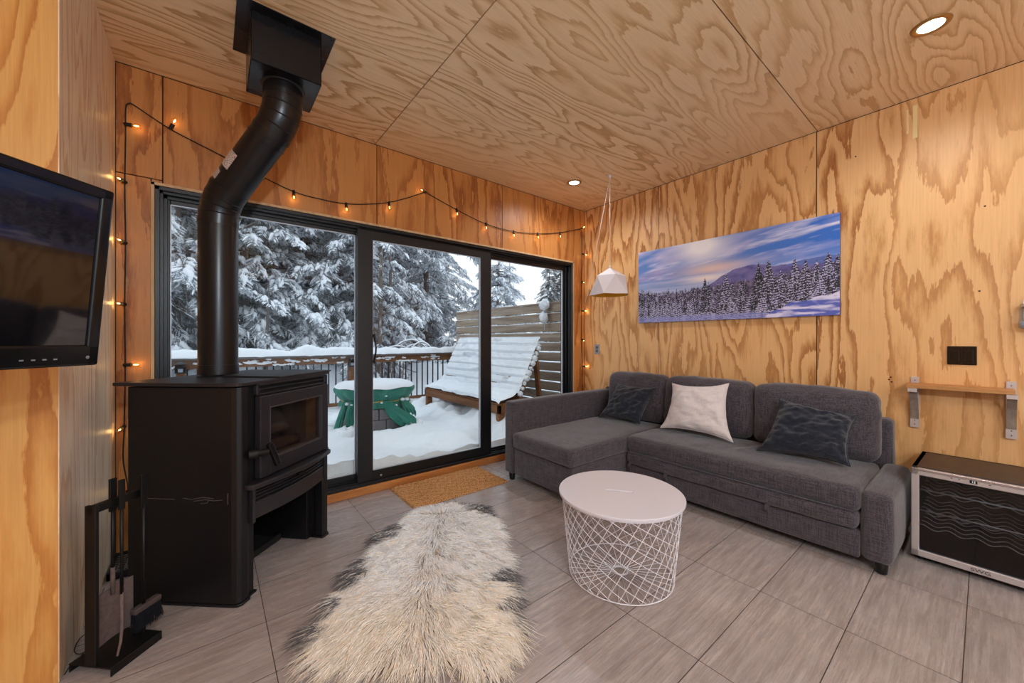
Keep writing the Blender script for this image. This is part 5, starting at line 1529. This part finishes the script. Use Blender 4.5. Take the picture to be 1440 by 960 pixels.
# snow blanket over seat and back
V = []; F = []; n = 130; m = 96
prof = [(2.68,.400),(2.70,.435),(2.80,.450),(2.90,.470),(2.97,.520)]
for i in range(n+1):
    y = yA-.012 + (yB-yA+.024)*i/n; yo = min(i, n-i)/n
    for j in range(m+1):
        t = j/m
        if t < .3:
            q = t/.3*(len(prof)-1); k = min(int(q), len(prof)-2); f_ = q-k; x = prof[k][0]*(1-f_)+prof[k+1][0]*f_; z = prof[k][1]*(1-f_)+prof[k+1][1]*f_
        else:
            s = (t-.3)/.7*.80; p = Vector((2.985,0,.50)) + bd*s; x, z = p.x, p.z
        gap = abs(((t-.3)/.7*.80/.112) % 1 - .5) if t > .3 else .3
        nz = mnoise.noise(Vector((y*3, t*6, 1)))+.5*mnoise.noise(Vector((y*11, t*18, 2)))
        th = .038 + .030*nz - ((.055+.04*mnoise.noise(Vector((y*2.2,t*3,8)))) if gap > .41 and t > .35 else 0)
        if mnoise.noise(Vector((y*4.2, t*9, 21))) < -.42 and t > .42: th = -.03
        edge_ = min(1, yo/.02)*min(1, (1-t)/.03)
        th *= .25+.75*edge_
        nn = Vector((-bd.z, 0, bd.x)) if t > .3 else Vector((-.15,0,1))
        x += nn.x*th*.8; z += nn.z*th*.8 + .0
        V.append((x, y, z))
for i in range(n):
    for j in range(m): a_ = i*(m+1)+j; F.append((a_, a_+m+1, a_+m+2, a_+1))
mb = MB(); mb.add(V, F); mb.build('snow_blanket', M['snow'], lg, True, at=LO)
mb = MB()
for i in range(18):
    y = yA+.05+(yB-yA-.1)*i/17+r10.uniform(-.03,.03); mb.add(*blob((3.345,y,1.10), r10.uniform(.03,.065), i, (1.1,1.2,.8), 9))
for i in range(10): mb.add(*blob((3.02+.034*i, yA+.0, .50+.062*i), r10.uniform(.025,.045), i+40, (1,1,1), 8))
mb.add(*blob((3.40,yB-.2,1.10), .10, 77)); 
so = mb.build('snow_crest', M['snow'], lg, True, at=LO); so['kind'] = 'stuff'

# ------------------------------------------------------------------ trees
def bark(name, a, b):
    t = NT(name); v = t.coord('Object', (1,1,.15)); nz = t.noise(v, 26, 5, .7)
    sn = t.noise(t.coord('Object', (1,1,.5)), 5, 4, .7)
    col = t.mix(nz, a, b)
    col = t.mix(t.ramp(sn, [(.54,0.0),(.60,1.0)]), col, srgb(214,220,230))
    bb = t.bsdf(col, .9, 0, .2); t.bump(bb, nz, .6, .02); return t.m
M['bark'] = bark('frosted_grey_bark', srgb(86,78,74), srgb(132,124,120))
M['bark_brown'] = bark('brown_bark', srgb(96,84,76), srgb(138,124,114))
def needles():
    t = NT('frosted_needles'); v = t.coord('Object'); nz = t.ramp(t.noise(v, 11, 4, .7), [(.36,0.0),(.66,1.0)])
    b = t.bsdf(t.mix(nz, srgb(46,54,56), srgb(196,204,214)), .8, 0, .2); return t.m
M['needle'] = needles()
M['needle_dark'] = mat_plain('dark_needles', srgb(62,72,70), .8, noise=.5, nscale=9)

def make_spray(seed):
    """a hand of spruce twigs about one unit long, with needles and the snow lying on it"""
    r = np.random.RandomState(seed); NV = []; NF = []; SV = []; SF = []; cnt = [0, 0]
    def spine(t): return np.array([t, .05*math.sin(t*5+seed), -.22*t*t])
    def tri(p, d, s, L, w):
        NV.extend([p-s*w, p+s*w, p+d*L]); n = cnt[0]; NF.append((n,n+1,n+2)); cnt[0] += 3
    def lump(p, q, w, h, nseg=3):
        d = q-p; L = np.linalg.norm(d)+1e-9; d = d/L; s = np.cross(d, [0,0,1.]); s /= (np.linalg.norm(s)+1e-9); base = cnt[1]
        for i in range(nseg+1):
            t = i/nseg; a = max(.12, math.sin(PI*min(max(t,.0),1)))**.6; ww = w*a*r.uniform(.7,1.3); hh = h*a*r.uniform(.6,1.3); c = p+d*L*t
            SV.extend([c-s*ww, c-s*ww*.55+np.array([0,0,hh*.85]), c+s*ww*.55+np.array([0,0,hh*.85]), c+s*ww, c-np.array([0,0,h*.3])])
        for i in range(nseg):
            for k in range(5):
                l = (k+1)%5; a0 = base+i*5+k; a1 = base+i*5+l; SF.append((a0,a1,a1+5)); SF.append((a0,a1+5,a0+5))
        cnt[1] += (nseg+1)*5
    for t in np.arange(.08, 1.0, .115):
        for sd in (-1,1):
            p = spine(t); L = (.42*(1-t)**.7+.12)*r.uniform(.7,1.25); an = math.radians(r.uniform(30,65))*sd
            d = np.array([math.cos(an), math.sin(an), r.uniform(-.45,.05)]); d /= np.linalg.norm(d)
            pts = [p + d*L*q + np.array([0,0,-.2*L*q*q]) for q in np.linspace(0,1,6)]
            for q in range(5):
                dd = pts[q+1]-pts[q]; dd /= np.linalg.norm(dd); sv_ = np.cross(dd, [0,0,1.]); sv_ /= np.linalg.norm(sv_)
                for s2 in (-1,1,0):
                    nd = dd*.6+sv_*s2*.8+np.array([0,0,r.uniform(-.9,.3)]); nd /= np.linalg.norm(nd)
                    tri(pts[q], nd, np.cross(nd, [.3,.2,1.])*.7, .10*r.uniform(.6,1.3), .022)
            if r.rand() < .85:
                a, b = sorted(r.uniform(0,1,2))
                if b-a < .4: a, b = .1, .9
                lump(pts[0]*(1-a)+pts[-1]*a, pts[0]*(1-b)+pts[-1]*b, .034*r.uniform(.5,1.6), .034*r.uniform(.4,1.6))
    for k in range(3):
        t = r.uniform(.1,.7); p = spine(t)+np.array([0,r.uniform(-.10,.10),.0]); lump(p, p+np.array([.34,r.uniform(-.12,.12),-.10])*r.uniform(.6,1.3), .085*r.uniform(.5,1.5), .10*r.uniform(.5,1.5), 4)
    return np.array(NV), np.array(NF), np.array(SV), np.array(SF)
SPRAYS = [make_spray(s) for s in range(1,7)]
def make_spruce(name, label, H, seed, wide=.26, group=None, density=1.0, bare=0.06, trunk_r=.11, snow=1.0, loc=(0,0,0), mat='bark'):
    r = np.random.RandomState(seed)
    root = thing(name, label, 'tree', loc, 0, group)
    lean = r.uniform(-.02,.02,2)
    tp = [(lean[0]*z+.03*math.sin(z*.9+seed), lean[1]*z, z) for z in np.linspace(-.6, H, 22)]
    MB().tube(tp, [trunk_r*(1-.93*i/21) for i in range(22)], 10).build('trunk', M[mat], root, True)
    NV=[]; NF=[]; SV=[]; SF=[]; cn=[0,0]; br = MB()
    def place(pos, az, pit, roll, l):
        nv, nf, svv, sff = SPRAYS[r.randint(6)]
        ca, sa_ = math.cos(az), math.sin(az); cp, sp_ = math.cos(pit), math.sin(pit)
        Ry = np.array([[cp,0,-sp_],[0,1,0],[sp_,0,cp]]); Rz = np.array([[ca,-sa_,0],[sa_,ca,0],[0,0,1]]); Rx = np.array([[1,0,0],[0,math.cos(roll),-math.sin(roll)],[0,math.sin(roll),math.cos(roll)]])
        Rm = Rz@Ry@Rx; S = np.array([l, l*r.uniform(.8,1.2), l])
        NV.append((nv*S)@Rm.T+pos); NF.append(nf+cn[0]); cn[0] += len(nv)
        if r.rand() < snow: SV.append((svv*S)@Rm.T+pos); SF.append(sff+cn[1]); cn[1] += len(svv)
    z = H*bare
    while z < H*.97:
        t = z/H; L = (wide*H*(1-t)**.8+.10)*r.uniform(.72,1.15)
        nb = max(3, int(6.5*density*(1-.3*t))); a0 = r.uniform(0,2*PI)
        for k in range(nb):
            if r.rand() < .08: continue
            az = a0+2*PI*k/nb+r.uniform(-.35,.35); rise = .25*(t-.35)+r.uniform(-.12,.08); l = L*r.uniform(.7,1.15)
            org = np.array([lean[0]*z+.03*math.sin(z*.9+seed), lean[1]*z, z+r.uniform(-.12,.12)])
            dirh = np.array([math.cos(az), math.sin(az), 0])
            def bp(q): return org + dirh*l*q + np.array([0,0,l*(rise*q-.26*q*q)])
            br.tube([bp(q) for q in (0,.35,.7,.95)], [.016,.012,.008,.003], 4, caps=False)
            step = .24; q = min(.25, .2/l)
            while q < 1.0:
                p = bp(q); slope = math.atan2(rise-.52*q, 1.0); sz = r.uniform(.38,.62)*(1.0-.25*q)
                place(p, az+r.choice([-1,1])*r.uniform(.3,1.0)*(1-q*.6), slope+r.uniform(-.35,.05), r.uniform(-.4,.4), min(sz, .35+l*.5))
                q += step/l*r.uniform(.7,1.2)
            place(bp(.9), az, math.atan2(rise-.5,1), r.uniform(-.3,.3), min(.5,.3+l*.3))
        z += r.uniform(.26,.36)/density*(.75+.25*H/8)
    place(np.array([lean[0]*H, lean[1]*H, H*.95]), 0, 1.4, 0, .5)
    br.build('branches', M[mat], root, True)
    np_mesh('foliage', np.concatenate(NV), np.concatenate(NF), M['needle'], root)
    np_mesh('snow_load', np.concatenate(SV), np.concatenate(SF), M['snow'], root, True)
    return root
protos = [make_spruce('snowy_spruce', 'snow-laden spruce in the dense forest beyond the deck railing', 8.5, 3, .25, 'snowy spruces beyond the railing'),
          make_spruce('snowy_spruce', 'snow-laden spruce in the dense forest beyond the deck railing', 7.5, 8, .29, 'snowy spruces beyond the railing'),
          make_spruce('snowy_spruce', 'snow-laden spruce in the dense forest beyond the deck railing', 10.0, 15, .22, 'snowy spruces beyond the railing', bare=.12, trunk_r=.15),
          make_spruce('snowy_spruce', 'snow-laden spruce in the dense forest beyond the deck railing', 6.0, 23, .34, 'snowy spruces beyond the railing')]
spots = [(-1.9,9.6,0,1.0,.3),(-.55,8.9,2,1.0,1.2),(.62,9.6,1,1.05,2.2),(1.75,10.0,0,1.1,.7),(2.75,9.1,3,.95,1.9),(3.75,11.0,2,1.05,3.0),(5.1,10.6,0,1.0,4.0),(6.3,12.3,1,.9,1.0),
         (-3.2,11.5,1,1.1,.5),(-1.2,12.2,0,1.25,1.4),(.3,12.6,2,1.1,2.9),(1.6,13.1,1,1.3,3.7),(3.0,13.4,0,1.2,5.0),(4.6,13.8,2,1.1,.2),(5.9,15.0,0,1.15,2.4),
         (-4.6,15.5,2,1.1,3.1),(-2.4,16,1,1.4,.9),(-.4,16.4,0,1.4,1.9),(1.7,16.9,2,1.2,2.7),(3.8,17.4,1,1.35,4.4),(6.1,18.2,0,1.2,5.2),
         (-6,20,0,1.4,.4),(-2.8,21,2,1.3,1.6),(.6,21.5,1,1.6,2.6),(3.6,22,0,1.5,3.6),(6.4,22.5,2,1.25,4.8),(9.0,21.0,1,1.1,.1)]
used = set()
for (x, y, k, s, rz) in spots:
    p = protos[k]
    if k not in used: used.add(k); o = p; o.location = (x,y,.2); o.rotation_euler = (0,0,rz); o.scale = (s,s,s)
    else: copy_tree(p, (x,y,.2), rz, (s,s,s))
# individual trees that can be told apart
make_spruce('snowy_spruce', 'broad snow-plastered spruce rising just above the left half of the slatted fence', 3.7, 41, .50, None, 1.5, .04, .07, 1.0, (6.35, 8.6, -.35))
M['needle'] = M['needle_dark']
make_spruce('spruce', 'dark narrow spruce standing against the white sky above the fence', 8.9, 52, .17, None, 1.5, .05, .12, .22, (19.6, 20.4, -1.6))
make_spruce('spruce', 'dark spruce cut off by the right door jamb above the fence', 9.2, 57, .18, None, 1.5, .05, .12, .22, (22.3, 21.6, -1.6))
# thin bare trunks
def bare_tree(x, y, H, seed, r0, label, mat='bark_brown', nb=16, group=None, up=.5):
    r = random.Random(seed); t = thing('bare_tree', label, 'tree', (x,y,-.4), 0, group)
    P = [(.10*math.sin(z*.5+seed)*(z/H), .05*math.sin(z*.8+seed), z) for z in [H*i/18 for i in range(19)]]
    MB().tube(P, [r0*(1-.88*i/18) for i in range(19)], 10).build('trunk', M[mat], t, True)
    mb = MB()
    for k in range(nb):
        f = r.uniform(.22,.95); i = int(f*18); p = Vector(P[i]); a = r.uniform(0,2*PI); L = H*r.uniform(.10,.22)*(1.15-f)
        d = Vector((math.cos(a), math.sin(a), up+r.uniform(-.3,.5))).normalized(); pts = [p]
        for q in range(1,6): d = (d+Vector((r.uniform(-.2,.2), r.uniform(-.2,.2), r.uniform(-.05,.2)))).normalized(); pts.append(pts[-1]+d*L/5)
        rr = r0*.30*(1-f*.5); mb.tube(pts, [rr*(1-.8*q/5) for q in range(6)], 5)
        for q in (2,3,4):
            d2 = (d+Vector((r.uniform(-1,1), r.uniform(-1,1), r.uniform(-.2,.8)))).normalized(); mb.tube([pts[q], pts[q]+d2*L*.22, pts[q]+d2*L*.40+Vector((0,0,.05))], [rr*.4,rr*.3,rr*.1], 4)
    mb.build('branches', M[mat], t, True); return t
bare_tree(2.85,8.15,7.5,1,.055,'slim brown bare trunk in front of the spruces behind the middle door pane', nb=22)
bare_tree(3.20,8.45,7.2,2,.050,'second slim bare trunk beside the brown one behind the middle door pane', 'bark', nb=20)
bare_tree(3.95,9.0,3.4,5,.050,'short broken snow-topped trunk left of the slatted fence', 'bark', nb=5)
bare_tree(.72,7.9,2.6,7,.065,'pale broken trunk standing behind the railing right of the stove pipe', 'bark', nb=3)
bare_tree(-.62,8.0,8.0,9,.13,'thick dark trunk behind the glass left of the stove pipe', 'bark', nb=12)
bare_tree(.30,8.3,7.0,11,.085,'dark trunk just right of the stove pipe', 'bark', nb=12)
bare_tree(9.8,12.5,6.2,13,.06,'bare forked tree against the white sky above the fence', 'bark', nb=26, up=1.0)
bare_tree(8.2,11.0,6.0,17,.05,'dark leaning bare tree above the middle of the fence', 'bark', nb=20, up=.8)
# arching snow-covered twigs behind the rail
tw = thing('bent_sapling', 'thin sapling twigs bent over in arcs by snow behind the railing next to the fence', 'sapling', (3.0, 7.3, 0))
mb = MB(); sb = MB()
for (x0, x1, h, y) in ((2.35,3.45,.42,0),(2.7,3.8,.55,.15),(3.0,3.75,.50,-.1),(2.2,2.9,.30,.1),(2.9,4.1,.46,.3)):
    pts = [Vector((x0-3+(x1-x0)*t, y, .62+h*math.sin(PI*min(1,t*.80+.1)))) for t in np.linspace(0,1,14)]
    mb.tube(pts, .008, 6); sb.tube([p+Vector((0,0,.016)) for p in pts[1:-1]], [.008+.010*abs(math.sin(i*1.7)) for i in range(12)], 7)
    mb.tube([pts[0], pts[0]-Vector((0.05,0,.9))], .009, 6)
mb.build('twigs', M['bark'], tw, True); so = sb.build('twig_snow', M['snow'], tw, True)
# ------------------------------------------------------------------ camera, sky, exposure
cam = bpy.data.cameras.new('camera'); cam.sensor_width = 36; cam.lens = 36*531.0/1440; cam.shift_y = -2.0/1440
cam.clip_start = 0.02; cam.clip_end = 300
co = bpy.data.objects.new('camera', cam); COL.objects.link(co)
co.location = (0, 0, 1.17); co.rotation_euler = (PI/2, 0, -math.atan2(.6239, .7815))
bpy.context.scene.camera = co
w = bpy.data.worlds.new('overcast_sky'); bpy.context.scene.world = w; w.use_nodes = True
nt = w.node_tree; bg = nt.nodes['Background']
tcw = nt.nodes.new('ShaderNodeTexCoord'); sp = nt.nodes.new('ShaderNodeSeparateXYZ'); nt.links.new(tcw.outputs['Generated'], sp.inputs[0])
rp = nt.nodes.new('ShaderNodeValToRGB'); nt.links.new(sp.outputs[2], rp.inputs[0])
rp.color_ramp.elements[0].position = 0.0; rp.color_ramp.elements[0].color = (0.90, 0.94, 1.0, 1)
rp.color_ramp.elements[1].position = 0.7; rp.color_ramp.elements[1].color = (0.80, 0.90, 1.0, 1)
nt.links.new(rp.outputs[0], bg.inputs[0]); bg.inputs[1].default_value = 1.4
sc = bpy.context.scene
sc.view_settings.view_transform = 'Standard'; sc.view_settings.look = 'None'
sc.view_settings.exposure = 0.0; sc.view_settings.gamma = 1.0; sc.view_settings.use_curve_mapping = False
sc.cycles.max_bounces = 10; sc.cycles.diffuse_bounces = 6; sc.cycles.glossy_bounces = 4; sc.cycles.transparent_max_bounces = 24
sc.cycles.caustics_reflective = False; sc.cycles.caustics_refractive = False
sc.cycles.sample_clamp_indirect = 6.0
sc.cycles.use_denoising = True
